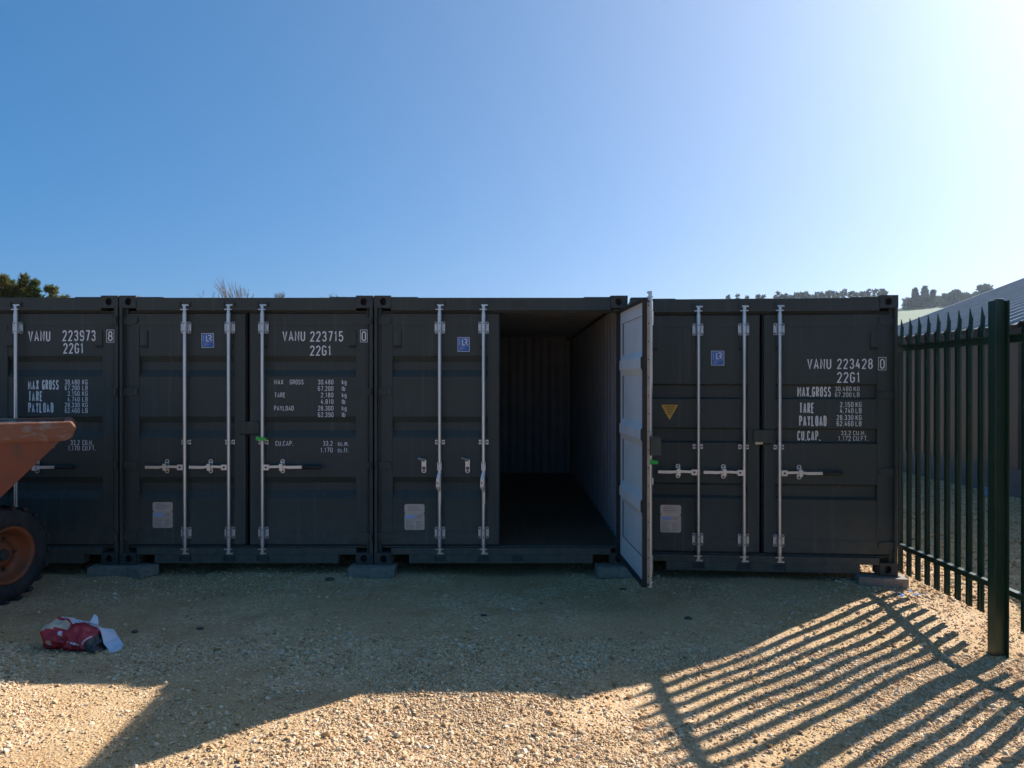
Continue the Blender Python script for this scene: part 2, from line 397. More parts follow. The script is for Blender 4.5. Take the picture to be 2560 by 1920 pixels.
WD = {'.':.32, ',':.32, ' ':.6, 'I':.3, 'l':.3, '1':.72, 'M':1.25, 'm':1.35, 'f':.75, 't':.75, 'A':1.08, 'V':1.08}
def ribbon(mb, pts, w, fx, mi=0):
    """flat mitred ribbon; fx maps (u, v) in metres to 3D"""
    n = len(pts); L_ = []; R_ = []
    P = [Vector((p[0], p[1])) for p in pts]
    P = [p for i, p in enumerate(P) if i == 0 or (p - P[i-1]).length > 1e-6]
    n = len(P); closed = (P[0] - P[-1]).length < 1e-5
    for i in range(n):
        a = P[i-1] if i > 0 else (P[-2] if closed else None)
        c = P[i+1] if i < n-1 else (P[1] if closed else None)
        d0 = (P[i]-a).normalized() if a is not None else (c-P[i]).normalized()
        d1 = (c-P[i]).normalized() if c is not None else d0
        n0 = Vector((-d0.y, d0.x)); n1 = Vector((-d1.y, d1.x)); m = n0 + n1
        if m.length < .3: m = n0; k = 1
        else: m.normalize(); k = min(1/max(m.dot(n0), .35), 1.9)
        q = P[i]
        if a is None: q = q - d1*0
        L_.append(q + m*(w/2*k)); R_.append(q - m*(w/2*k))
    v = [fx(p.x, p.y) for p in L_] + [fx(p.x, p.y) for p in R_]
    mb.add(v, [(i, n+i, n+i+1, i+1) for i in range(n-1)], mi)
def write(mb, text, x0, x1, z0, z1, y, stroke=.105, mi=0):
    """text between x0..x1, baseline z0, cap height z1, on the plane y facing -y"""
    h = z1 - z0; gap = .30
    ws = [WD.get(c, 1.0) for c in text]
    tot = sum(ws) + gap*(len(text)-1); k = (x1 - x0)/tot; u = x0; cnt = 0
    sw = stroke*h
    for c, w in zip(text, ws):
        if c != ' ':
            for st in GL[c]:
                cw = w*k
                pad = min(sw/2, cw*.3)
                px = [(u + pad + p[0]*(cw - 2*pad) if c not in '.,Il' else u + cw*p[0], z0 + (sw/2 + p[1]*(h - sw) if c not in '.,' else p[1]*h)) for p in st]
                yy = y - .00025*(cnt % 3); cnt += 1
                ribbon(mb, px, sw if c not in '.,' else sw*1.15, lambda a, b, yy=yy: (a, yy, b), mi)
        u += (w + gap)*k

# ------------------------------------------------------------------ shipping containers
CW, CH, CL = 2.438, 2.591, 6.058
FACE = .045                                  # door face behind the casting front
class Frame:
    def __init__(s, x, y, z, rz): s.o = Vector((x, y, z)); s.rz = rz; s.M = Matrix.Translation(s.o) @ Matrix.Rotation(rz, 4, 'Z'); s.I = s.M.inverted()
    def at(s, px, py, plane=FACE):
        """local (x, z) on the door face for a measured pixel of the photograph"""
        c = s.I @ Vector((0, 0, CAM_H)); t = s.I @ Vector(((px-1280)/FPX, 1, CAM_H - (py-HOR)/FPX))
        d = t - c; k = (plane - c.y)/d.y; p = c + d*k
        return p.x, p.z
F1 = Frame(-6.226, 7.25, .07, 0); F2 = Frame(-3.776, 7.25, .07, 0); F3 = Frame(-1.326, 7.25, .07, 0)
F4 = Frame(1.126, 7.15, .04, -R(4.9))

def casting(parent, x0, z0, right, top, y0=0.0, front=True):
    """corner casting with an oval hole in its front face"""
    mb = MB(); w, h, d = .162, .118, .178; x1 = x0 + w; z1 = z0 + h; y1 = y0 + d
    N = 24; cx = x0 + (w*.46 if right else w*.54); cz = z0 + h*.5
    if front:
        ring = []; rect = []
        for i in range(N):
            a = 2*math.pi*(i+.5)/N
            ring.append((cx + .031*math.cos(a), cz + .036*math.sin(a)))
            ca, sa = math.cos(a), math.sin(a)
            t = min(((x1-cx) if ca > 0 else (x0-cx))/ca if abs(ca) > 1e-6 else 9, ((z1-cz) if sa > 0 else (z0-cz))/sa if abs(sa) > 1e-6 else 9)
            rect.append((cx + ca*t, cz + sa*t))
        # put the rectangle's corners in
        for (qx, qz) in ((x0,z0),(x1,z0),(x1,z1),(x0,z1)):
            k = min(range(N), key=lambda i: (rect[i][0]-qx)**2 + (rect[i][1]-qz)**2); rect[k] = (qx, qz)
        v = [(p[0], y0, p[1]) for p in rect] + [(p[0], y0, p[1]) for p in ring] + [(p[0], y0+.07, p[1]) for p in ring]
        fs = [(i, (i+1) % N, N+(i+1) % N, N+i) for i in range(N)]
        fs += [(N+i, N+(i+1) % N, 2*N+(i+1) % N, 2*N+i) for i in range(N)]
        mb.add(v, fs); mb.add([v[2*N+i] for i in range(N)], [tuple(range(N))], 1)  # back of the hole painted near-black for the shade inside
        mb.add([(x0,y0,z0),(x1,y0,z0),(x1,y1,z0),(x0,y1,z0),(x0,y0,z1),(x1,y0,z1),(x1,y1,z1),(x0,y1,z1)],
               [(0,3,2,1),(4,5,6,7),(1,2,6,5),(2,3,7,6),(3,0,4,7)])
    else:
        mb.box(x0, x1, y0, y1, z0, z1)
    return mb.build("corner_casting", [CASTM, GASKET], parent)

def corrugated(mb, p0, p1, axis, z0, z1, amp, pitch):
    """trapezoid sheet from p0 to p1 along axis; amp pushes inwards"""
    prof = []; t = p0
    while t < p1 - 1e-6:
        for f, a in ((0,0),(.26,0),(.5,1),(.76,1)):
            if t + f*pitch <= p1: prof.append((t + f*pitch, a*amp))
        t += pitch
    prof.append((p1, 0.0)); return prof

def locking_bar(door, x, hx, stand=.042, z0=.1, z1=2.50):
    """one galvanised bar with its cams (all coordinates container-local, minus the door origin hx)"""
    y = FACE - stand
    mb = MB(); X = x - hx[0]; Y = y - hx[1]
    mb.cyl((X, Y, z0+.07), (X, Y, z1-.06), .0175, n=14)
    for s, zc in ((1, z1-.06), (-1, z0+.07)):
        mb.cyl((X, Y, zc - s*.09), (X, Y, zc - s*.02), .0215, n=14)
        mb.cyl((X, Y, zc - s*.02), (X, Y, zc + s*.018), .0155, n=12)
        mb.box(X-.037, X+.034, Y-.014, Y+.022, min(zc+s*.012, zc+s*.022), max(zc+s*.012, zc+s*.022))
        mb.box(X-.012, X+.014, Y-.012, Y+.012, min(zc+s*.022, zc+s*.055), max(zc+s*.022, zc+s*.055))
        mb.box(X-.022, X+.040, Y-.010, Y+.018, min(zc+s*.052, zc+s*.066), max(zc+s*.052, zc+s*.066))
    mb.build("locking_bar", ROD, door)
    for zc in (z1-.215, z0+.205):                 # big top and bottom brackets
        b = MB()
        for sx in (-1, 1):
            b.prism([(X+sx*.022, zc-.056), (X+sx*.043, zc-.056), (X+sx*.050, zc-.046), (X+sx*.050, zc+.046), (X+sx*.043, zc+.056), (X+sx*.022, zc+.056)][::sx], 'y', Y+.028, Y+.0385)
        b.cyl((X, Y, zc-.058), (X, Y, zc+.058), .0245, n=14)
        b.box(X-.022, X+.022, Y+.004, Y+.037, zc-.055, zc+.055)
        for sz in (-1, 1):
            for sx in (-1, 1): b.cyl((X+sx*.038, Y+.029, zc+sz*.042), (X+sx*.038, Y+.021, zc+sz*.042), .0085, n=8, mi=1)
            b.cyl((X+.002, Y-.022, zc+sz*.036), (X+.002, Y-.0275, zc+sz*.036), .0055, n=8, mi=1)
        b.build("bar_bracket", [GALV, BOLT], door)
    zc = 1.18
    b = MB()
    b.box(X-.046, X-.019, Y+.030, Y+.0385, zc-.021, zc+.021); b.box(X+.019, X+.046, Y+.030, Y+.0385, zc-.021, zc+.021)
    b.cyl((X, Y, zc-.017), (X, Y, zc+.017), .0215, n=12); b.box(X-.02, X+.02, Y+.003, Y+.037, zc-.016, zc+.016)
    for sx in (-1, 1): b.cyl((X+sx*.034, Y+.031, zc), (X+sx*.034, Y+.023, zc), .009, n=8, mi=1)
    b.build("bar_guide", [GALV, BOLT], door)

def door_handle(door, x, hx, side, kind, zc=.945):
    """side -1: handle runs left of the bar. kind: 'shut', 'grip', 'hang'"""
    y = FACE - .042; X = x - hx[0]; Y = y - hx[1]
    if kind == 'hang':
        mb = MB()                                 # unlatched handle swung down along the bar
        pts = [(X+.000, Y-.030, zc+.03), (X+.002, Y-.034, zc-.05), (X-.013, Y-.045, zc-.11), (X-.016, Y-.045, zc-.19), (X+.004, Y-.034, zc-.235), (X+.004, Y-.032, zc-.36)]
        for i in range(len(pts)-1):
            w = .015 if i in (1, 2, 3) else .011
            a, b_ = pts[i], pts[i+1]
            mb.add([(a[0]-w,a[1],a[2]),(a[0]+w,a[1],a[2]),(b_[0]+w,b_[1],b_[2]),(b_[0]-w,b_[1],b_[2]),
                    (a[0]-w,a[1]+.01,a[2]),(a[0]+w,a[1]+.01,a[2]),(b_[0]+w,b_[1]+.01,b_[2]),(b_[0]-w,b_[1]+.01,b_[2])],
                   [(0,3,2,1),(4,5,6,7),(0,1,5,4),(1,2,6,5),(2,3,7,6),(3,0,4,7)])
        mb.box(X-.020, X-.013, Y-.034, Y+.012, zc-.03, zc+.045); mb.box(X+.013, X+.020, Y-.034, Y+.012, zc-.03, zc+.045)
        mb.cyl((X-.016, Y-.052, zc-.15), (X-.016, Y-.044, zc-.15), .008, n=8, mi=1)
        mb.build("handle", [GALV, BOLT], door)
        r = MB(); rx = X - .155; rz = zc + .005
        r.prism([(rx-.022, rz-.055), (rx-.012, rz-.068), (rx+.012, rz-.068), (rx+.022, rz-.055), (rx+.022, rz+.055), (rx+.012, rz+.068), (rx-.012, rz+.068), (rx-.022, rz+.055)], 'y', Y+.031, Y+.0385)
        for sz in (-1, 1): r.cyl((rx, Y+.032, rz+sz*.052), (rx, Y+.024, rz+sz*.052), .011, n=10, mi=1)
        r.box(rx-.014, rx+.014, Y+.015, Y+.030, rz-.035, rz-.010, 1)
        r.cyl((rx+.004, Y+.028, rz+.055), (rx-.052, Y-.01, rz+.078), .0135, n=8)
        r.build("handle_retainer", [GALV, BOLT], door)
        return
    s = side; mb = MB()
    mb.box(min(X+s*.012, X+s*.066), max(X+s*.012, X+s*.066), Y-.022, Y+.012, zc-.030, zc+.022)
    mb.cyl((X+s*.040, Y-.030, zc-.004), (X+s*.040, Y-.022, zc-.004), .010, n=10, mi=1)
    def bar(a, b_, z0, z1, w=.0115, yo=-.020):
        xa, xb = X+s*a, X+s*b_
        v = [(xa,Y+yo,z0-w),(xb,Y+yo,z1-w),(xb,Y+yo,z1+w),(xa,Y+yo,z0+w),(xa,Y+yo+.012,z0-w),(xb,Y+yo+.012,z1-w),(xb,Y+yo+.012,z1+w),(xa,Y+yo+.012,z0+w)]
        f = [(0,1,2,3),(7,6,5,4),(0,4,5,1),(1,5,6,2),(2,6,7,3),(3,7,4,0)]
        mb.add(v, f if s > 0 else [q[::-1] for q in f])
    bar(.066, .19, zc+.000, zc+.004); bar(.19, .245, zc+.004, zc-.004, .0125)
    bar(.245, .375, zc-.004, zc-.002, .0135)
    if kind == 'grip': bar(.375, .39, zc-.002, zc-.002, .0135)
    mb.build("handle", [GALV, BOLT], door)
    if kind == 'grip':
        g = MB(); g.cyl((X+s*.385, Y-.014, zc-.002), (X+s*.565, Y-.014, zc-.002), .0185, n=12); g.build("handle_grip", BLACKP, door)
    r = MB(); rx = X + s*.185
    r.prism([(rx-.020, zc-.052), (rx-.010, zc-.064), (rx+.010, zc-.064), (rx+.020, zc-.052), (rx+.020, zc+.056), (rx+.010, zc+.068), (rx-.010, zc+.068), (rx-.020, zc+.056)], 'y', Y+.031, Y+.0385)
    for sz in (-1, 1): r.cyl((rx, Y+.032, zc+.002+sz*.050), (rx, Y+.024, zc+.002+sz*.050), .010, n=10, mi=1)
    r.box(rx-.017, rx+.015, Y-.030, Y+.030, zc+.014, zc+.030); r.box(rx-.015, rx+.017, Y-.030, Y-.022, zc-.034, zc+.014)
    r.build("handle_retainer", [GALV, BOLT], door)

def make_door(cont, left, rec, z0=.19, panel_x=.105):
    """returns the door part; its origin is the hinge pin"""
    hx = (.013, 0.0) if left else (CW-.013, 0.0)
    x0, x1 = (.066, 1.197) if left else (1.243, CW-.066)
    z1 = 2.418
    ox, oy = hx; mb = MB()
    def bx(a, b, c, d, e, f, mi=0): mb.box(a-ox, b-ox, c-oy, d-oy, e, f, mi)
    fw = panel_x
    def slab(a, b, e, f):                         # hollow-section member: painted outside, pale inside face
        xx0, xx1, y0, y1 = a-ox, b-ox, FACE-oy, FACE+.022-oy
        v = [(xx0,y0,e),(xx1,y0,e),(xx1,y1,e),(xx0,y1,e),(xx0,y0,f),(xx1,y0,f),(xx1,y1,f),(xx0,y1,f)]
        mb.add(v, [(0,3,2,1),(4,5,6,7),(0,1,5,4),(1,2,6,5),(3,0,4,7)]); mb.add(v, [(2,3,7,6)], 1)
    slab(x0, x0+fw, z0, z1); slab(x1-fw, x1, z0, z1)
    slab(x0+fw, x1-fw, 2.31, z1); slab(x0+fw, x1-fw, z0, .31)
    pf = FACE + .006; pd = FACE + .046
    prof = [(2.31, pf)]
    for (a, b, c, d) in rec: prof += [(a, pf), (b, pd), (c, pd), (d, pf)]
    prof.append((.31, pf))
    n = len(prof); a0, a1 = x0+fw-ox, x1-fw-ox
    for (off, mi) in ((0, 0), (.006, 1)):
        v = [(a0, p[1]-oy+off, p[0]) for p in prof] + [(a1, p[1]-oy+off, p[0]) for p in prof]
        fs = [(i, n+i, n+i+1, i+1) for i in range(n-1)]
        mb.add(v, fs if mi == 0 else [q[::-1] for q in fs], mi)
    for (a, b, c, d) in rec:                      # cheeks that close each corrugation
        for xx in (a0+.0006, a1-.0006):
            mb.add([(xx, pf-oy, a), (xx, pd-oy+.006, b), (xx, pd-oy+.006, c), (xx, pf-oy, d)], [(0,1,2,3)], 0)
    d = mb.build("left_door" if left else "right_door", [PAINT, INNER_LIT], cont, loc=(ox, oy, 0))
    # rubber gasket around the door
    g = MB()
    for (a, b, e, f) in ((x0-.012, x0-.0005, z0-.012, z1+.012), (x1+.0005, x1+.012, z0-.012, z1+.012), (x0, x1, z1+.0005, z1+.014), (x0, x1, z0-.014, z0-.0005)):
        g.box(a-ox, b-ox, FACE+.024-oy, FACE+.062-oy, e, f)
    g.build("gasket", GASKET, d)
    # hinges
    for hz in (2.352, 1.665, .955, .27):
        m = MB(); s = 1 if left else -1; px = .010 if left else CW-.010
        m.cyl((px-ox+s*.012, -.004-oy, hz-.036), (px-ox+s*.012, -.004-oy, hz+.036), .013, n=12)
        pts = [(px+s*.012, hz-.034), (px+s*.085, hz-.040), (px+s*.140, hz-.026), (px+s*.152, hz-.012), (px+s*.152, hz+.018), (px+s*.140, hz+.030), (px+s*.085, hz+.040), (px+s*.012, hz+.034)]
        m.prism([(p[0]-ox, p[1]) for p in (pts if s > 0 else pts[::-1])], 'y', FACE-.016-oy, FACE-.004-oy)
        m.build("hinge", PAINT, d)
    # vent boxes near the top
    for vx in ((x0+.155, x1-.150) if left else (x0+.135, x1-.135)):
        m = MB(); m.box(vx-.032-ox, vx+.032-ox, FACE-.012-oy, FACE+.005-oy, 2.115, 2.255)
        m.box(vx-.034-ox, vx+.034-ox, FACE-.007-oy, FACE+.005-oy, 2.09, 2.113, 1)
        m.build("vent", [PAINT, GASKET], d)
    return d, hx, x0, x1

REC_A = [(2.015,1.955,1.875,1.81), (1.427,1.367,1.290,1.222), (.842,.782,.706,.634)]
def zc4(y): return F4.at(1900, y)[1]
REC_B = [(zc4(960), zc4(964), zc4(994), zc4(998)), (zc4(1070), zc4(1074), zc4(1104), zc4(1108)), (zc4(1209), zc4(1215), zc4(1241), zc4(1248))]

def sticker(door, fr, hx, px0, px1, py0, py1, tilt=0.0):
    xa, za = fr.at(px0, py1); xb, zb = fr.at(px1, py0); w, h = xb-xa, zb-za
    y = FACE + .006 if fr is not None else 0
    o = MB(); Y = -.0025
    o.box(0, w, Y, Y+.002, 0, h, 0)
    o.box(.004, w-.004, Y-.0006, Y, .004, h-.004, 1)
    e = .0012
    def line(pts, t, mi): ribbon(o, [(p[0]*w, p[1]*h) for p in pts], t, lambda a, b: (a, Y-e, b), mi)
    line([(.30,.36),(.30,.90),(.90,.90),(.90,.36),(.30,.36)], .003, 2)
    line([(.42,.84),(.42,.46),(.62,.46)], .0095, 3)
    line([(.56,.84),(.68,.84)] + [(.68+.11*math.cos(R(a)), .74+.10*math.sin(R(a))) for a in (60, 30, 0, -30, -60, -90)] + [(.60,.64)], .0095, 3)
    line([(.66,.62),(.82,.46)], .0095, 3)
    line([(.16,.40),(.16,.88)], .007, 2)
    for k, (l, r) in enumerate(((.14,.50), (.14,.72), (.14,.60), (.14,.42))): line([(l,.30-.06*k),(r,.30-.06*k)], .0028, 2)
    ob = o.build("class_sticker", [WHITES, BLUES, LBLUE, WHITES], door)
    ob.location = (xa-hx[0], FACE+.0045-hx[1], za); ob.rotation_euler = (0, tilt, 0)

def id_plate(door, fr, hx, px0, px1, py0, py1, split=.36):
    xa, za = fr.at(px0, py1); xb, zb = fr.at(px1, py0); w, h = xb-xa, zb-za
    m = MB(); Y = 0; c = .012; zs = h*(1-split)
    out = [(c,0),(w-c,0),(w,c),(w,zs-.012),(w-.010,zs),(w,zs+.012),(w,h-c),(w-c,h),(c,h),(0,h-c),(0,zs+.012),(.010,zs),(0,zs-.012),(0,c)]
    m.prism(out, 'y', -.003, 0.0)
    m.box(.012, w*.52, -.0042, -.0031, zs-.048, zs-.016, 2)
    def bars(x0, x1, z0, z1, n, t=.0034):
        rnd = random.Random(int(px0)+n)
        for i in range(n):
            z = z0 + (z1-z0)*(i+.5)/n; a = x0 + rnd.uniform(0,.12)*(x1-x0); b = x1 - rnd.uniform(0,.3)*(x1-x0)
            m.box(a, b, -.0037, -.0031, z-t/2, z+t/2, 1)
    bars(.02, w-.02, zs+.02, h-.012, 4); bars(w*.56, w-.012, zs-.05, zs-.014, 3); bars(.012, w*.5, .012, zs-.066, 6); bars(w*.55, w-.016, .02, zs-.07, 5)
    ob = m.build("identification_plate", [PLATE, PLTXT, LBLUE], door)
    ob.location = (xa-hx[0], FACE+.0050-hx[1], za)

def lettering(door, fr, hx, name, items, plane=FACE+.0045, stroke=.116, box=None):
    """each painted word or figure is a mesh of its own"""
    for (t, a, b, top, bot) in items:
        m = MB(); xa, z0 = fr.at(a, bot, plane); xb, z1 = fr.at(b, top, plane)
        write(m, t, xa-hx[0], xb-hx[0], z0, z1, plane-hx[1], stroke)
        if box:
            (a, b, top, bot) = box; xa, z0 = fr.at(a, bot, plane); xb, z1 = fr.at(b, top, plane); xa -= hx[0]; xb -= hx[0]
            ribbon(m, [(xa,z0),(xb,z0),(xb,z1),(xa,z1),(xa,z0)], .0045, lambda a, b: (a, plane-hx[1], b))
        m.build(name, WHITEP, door)

def container(fr, label, open_angle=0.0, rec=REC_A, side_recess=False, bars=(.63, 1.052, 1.376), lhang=False):
    c = empty("shipping_container", fr.o, fr.rz)
    tag(c, label, "shipping container", "dark shipping containers standing in a row")
    # frame
    for x0 in (0, CW-.162):
        rgt = x0 > 0
        casting(c, x0, 0, rgt, False); casting(c, x0, CH-.118, rgt, True)
        casting(c, x0, 0, rgt, False, CL-.178, False); casting(c, x0, CH-.118, rgt, True, CL-.178, False)
        m = MB(); s = 1 if x0 == 0 else -1; e = 0 if x0 == 0 else CW
        def bx(a, b, y0, y1): m.box(min(e+s*a, e+s*b), max(e+s*a, e+s*b), y0, y1, .118, CH-.118)
        bx(.003, .028, .004, .13); bx(.028, .052, .058, .13); bx(.052, .064, .046, .13)
        m.build("corner_post", PAINT, c)
        m = MB(); m.box(min(e+s*.003, e+s*.10), max(e+s*.003, e+s*.10), CL-.12, CL-.004, .118, CH-.118); m.build("corner_post", PAINT, c)
        m = MB(); m.box(min(e+s*.004, e+s*.064), max(e+s*.004, e+s*.064), .178, CL-.178, CH-.075, CH-.014); m.build("top_rail", PAINT, c)
        m = MB(); m.box(min(e+s*.004, e+s*.050), max(e+s*.004, e+s*.050), .178, CL-.178, .085, .17); m.build("bottom_rail", PAINT, c)
        prof = corrugated(None, .131, CL-.121, 'y', 0, 0, .036, .278); m = MB(); n = len(prof)
        xo = e + s*.012
        v = [(xo + s*p[1], p[0], .17) for p in prof] + [(xo + s*p[1], p[0], CH-.075) for p in prof]
        fs = [(i, i+1, n+i+1, n+i) for i in range(n-1)]
        m.add(v, [q[::-1] for q in fs] if s > 0 else fs)
        o = m.build("side_wall", [PAINT, INNER_SHADED], c); sd_ = o.modifiers.new("thickness", 'SOLIDIFY'); sd_.thickness = .004; sd_.offset = -1; sd_.material_offset = 1; sd_.use_rim = False
    prof = corrugated(None, .065, CW-.065, 'x', 0, 0, .036, .278); m = MB(); n = len(prof)
    v = [(p[0], CL-.03-p[1], .10) for p in prof] + [(p[0], CL-.03-p[1], CH-.012) for p in prof]
    m.add(v, [(i, n+i, n+i+1, i+1) for i in range(n-1)])
    o = m.build("rear_wall", [PAINT, INNER_SHADED], c); sd_ = o.modifiers.new("thickness", 'SOLIDIFY'); sd_.thickness = .004; sd_.offset = -1; sd_.material_offset = 1; sd_.use_rim = False
    prof = corrugated(None, .10, CL-.012, 'y', 0, 0, .020, .209); m = MB(); n = len(prof)
    v = [(.064, p[0], CH-.022-p[1]) for p in prof] + [(CW-.064, p[0], CH-.022-p[1]) for p in prof]
    m.add(v, [(i, n+i, n+i+1, i+1) for i in range(n-1)])
    o = m.build("roof", [PAINT, INNER_SHADED], c); sd_ = o.modifiers.new("thickness", 'SOLIDIFY'); sd_.thickness = .003; sd_.offset = -1; sd_.material_offset = 1; sd_.use_rim = False
    m = MB(); m.box(.05, CW-.05, .13, CL-.02, .135, .165); m.build("floor", PLYW, c)
    # header over the doors
    m = MB(); m.box(.162, CW-.162, .006, .11, 2.448, CH-.020); m.box(.162, .42, .012, .11, CH-.0199, CH-.012); m.box(CW-.42, CW-.162, .012, .11, CH-.0199, CH-.012)
    m.box(.065, CW-.065, .066, .128, 2.434, 2.4475)
    m.build("header", PAINT, c, bevel=.006)
    # sill with the two open notches beside the castings
    m = MB(); a, b = .170, .335
    m.box(.162, CW-.162, .006, .12, .098, .162); m.box(b, CW-b, .006, .12, .014, .0979)
    m.box(.162, a, .02, .12, .014, .0979); m.box(CW-a, CW-.162, .02, .12, .014, .0979)
    m.box(.066, CW-.066, .05, .125, .1625, .174)
    m.build("sill", PAINT, c, bevel=.004)
    for bxx in bars:
        for z in (2.505, .062):
            m = MB(); m.box(bxx-.055, bxx-.041, -.012, .005, z-.022, z+.022); m.box(bxx+.043, bxx+.057, -.012, .005, z-.022, z+.022)
            m.box(bxx-.055, bxx+.057, .0021, .0055, z-.026, z+.026)
            m.build("cam_keeper", CASTM, c)
    # doors
    L, lh, lx0, lx1 = make_door(c, True, rec)
    Rr, rh, rx0, rx1 = make_door(c, False, rec, .122 if open_angle else .19)
    Rr.rotation_euler = (0, 0, open_angle)
    return c, (L, lh), (Rr, rh)

BARS = (.63, 1.052, 1.376)
# --- first container, partly out of the picture behind the dumper
c1, (l1, lh1), (r1, rh1) = container(F1, "dark green container marked 223973, behind the orange dumper", bars=(.63, 1.052, 1.456))
for b in BARS[:2]: locking_bar(l1, b, lh1); door_handle(l1, b, lh1, -1, 'shut')
locking_bar(r1, 1.456, rh1); door_handle(r1, 1.456, rh1, 1, 'grip')
lettering(r1, F1, rh1, "serial_number", [("VANU",70.9,125.9,827,853.6), ("223973",156.2,239.6,825.5,852.9)])
lettering(r1, F1, rh1, "check_digit", [("8",269.9,281.9,828,852.8)], plane=FACE-.0012, box=(266.8,285,825,855.6))
lettering(r1, F1, rh1, "size_code", [("22G1",158.3,209,857.6,884)])
lettering(r1, F1, rh1, "weight_lettering", [("MAX GROSS",70.6,146.7,949.7,974.5), ("TARE",71.2,106.5,978,1003.2), ("PAYLOAD",70.6,133.7,1006.4,1031.8),
    ("30.480",162,199,949,961.5), ("KG",205.7,219.3,949,961.5), ("67.200",162,199,963.5,975.7), ("LB",205.7,219.3,963.5,975.7),
    ("2.150",169,199,978,989.8), ("KG",205.7,219.3,978,989.8), ("4.740",169,199,992.3,1004), ("LB",205.7,219.3,992.3,1004),
    ("28.330",162,199,1006.4,1018.4), ("KG",205.7,219.3,1006.4,1018.4), ("62.460",162,199,1020.5,1032.4), ("LB",205.7,219.3,1020.5,1032.4)])
lettering(r1, F1, rh1, "capacity_lettering", [("CU.CAP.",70.6,125,1100,1124), ("33.2",176,198.8,1100,1112.6), ("CU.M.",205.7,232.3,1100,1112.6), ("1.170",170,198.8,1114.3,1126.4), ("CU.FT.",205.7,239,1114.3,1126.4)])
# --- second container
c2, (l2, lh2), (r2, rh2) = container(F2, "dark green container marked 223715, both doors shut, beside the one standing open")
for b in BARS[:2]: locking_bar(l2, b, lh2); door_handle(l2, b, lh2, -1, 'shut')
locking_bar(r2, BARS[2], rh2); door_handle(r2, BARS[2], rh2, 1, 'grip')
sticker(l2, F2, lh2, 504, 535, 833.5, 869.5, R(-1.5)); id_plate(l2, F2, lh2, 381, 431, 1255.5, 1320)
lettering(r2, F2, rh2, "serial_number", [("VANU",706.2,762.9,827.6,853), ("223715",775.3,858.4,828,854.2)])
lettering(r2, F2, rh2, "check_digit", [("0",904,915.2,828.3,852.6)], plane=FACE-.0012, box=(900.9,918,825,855))
lettering(r2, F2, rh2, "size_code", [("22G1",775,828,863.7,889.2)])
lettering(r2, F2, rh2, "weight_lettering", [("MAX",685.4,708.2,949,961.2), ("GROSS",724.4,758.8,949,961.2), ("30.480",794.7,833.5,949,961.2), ("kg",854.6,866.2,949,961.2),
    ("67.200",794.7,833.5,965.3,977.4), ("lb",854.6,863.3,965.3,977.4), ("TARE",686.5,713.4,981.5,993.6), ("2.180",802,833.5,981.5,993.6), ("kg",854.6,866.2,981.5,993.6),
    ("4.810",802,833.5,998,1010), ("lb",854.6,863.3,998,1010), ("PAYLOAD",685.4,734,1014.5,1026.6), ("28.300",794.7,833.5,1014.5,1026.6), ("kg",854.6,866.2,1014.5,1026.6),
    ("62.390",794.7,833.5,1030.7,1042.8), ("lb",854.6,863.3,1030.7,1042.8)], stroke=.115)
lettering(r2, F2, rh2, "capacity_lettering", [("CU.CAP.",688.5,733,1102.4,1114.6), ("33.2",807.4,831.5,1102.4,1114.6), ("cu.m.",844.5,871.4,1102.4,1114.6),
    ("1.170",801,831.5,1119,1131), ("cu.ft.",844.5,871.4,1119,1131)], stroke=.115)
# --- third container, right door swung open
OPEN = R(92.6)
c3, (l3, lh3), (r3, rh3) = container(F3, "dark green container with its right door swung open on an empty inside", OPEN)
for b in BARS[:2]: locking_bar(l3, b, lh3); door_handle(l3, b, lh3, -1, 'hang')
locking_bar(r3, BARS[2], rh3, .034, .07); door_handle(r3, BARS[2], rh3, 1, 'grip')
sticker(l3, F3, lh3, 1144, 1174, 843, 879); id_plate(l3, F3, lh3, 1011, 1061, 1260.5, 1325)
# --- fourth container, turned a little towards the camera
c4, (l4, lh4), (r4, rh4) = container(F4, "dark green container marked 223428, right end of the row by the palisade fence", 0, REC_B)
for b in BARS[:2]: locking_bar(l4, b, lh4); door_handle(l4, b, lh4, -1, 'shut')
locking_bar(r4, BARS[2], rh4); door_handle(r4, BARS[2], rh4, 1, 'grip')
sticker(l4, F4, lh4, 1778, 1810.5, 877, 913.5); id_plate(l4, F4, lh4, 1651, 1703, 1263, 1331)
DEEP = FACE + .0445
lettering(r4, F4, rh4, "serial_number", [("VANU",2018,2078,896.4,923), ("223428",2092.7,2182,896.4,922.5)])
lettering(r4, F4, rh4, "check_digit", [("0",2199.8,2211.8,897,922)], plane=FACE-.0012, box=(2196,2215,893.5,925))
lettering(r4, F4, rh4, "size_code", [("22G1",2092.7,2150,930,957)])
lettering(r4, F4, rh4, "weight_lettering", [("TARE",1998.6,2035.4,1007,1033), ("2.150",2100,2133.7,1005,1018), ("KG",2139,2154,1005,1018), ("4.740",2100,2133.7,1020.5,1033), ("LB",2139,2154,1020.5,1033),
    ("PAYLOAD",1998,2066.6,1039.3,1065.4), ("28.330",2091.8,2133.7,1037.6,1050.3), ("KG",2139,2154,1037.6,1050.3), ("62.460",2091.8,2133.7,1052.6,1065.4), ("LB",2139,2154,1052.6,1065.4)])
lettering(r4, F4, rh4, "gross_weight", [("MAX.GROSS",1993.4,2077.3,966.6,992.3), ("30.480",2087.5,2128.8,966.2,978), ("KG",2134,2149,966.2,978), ("67.200",2087.5,2128.8,981,992.5), ("LB",2134,2149,981,992.5)], plane=DEEP)
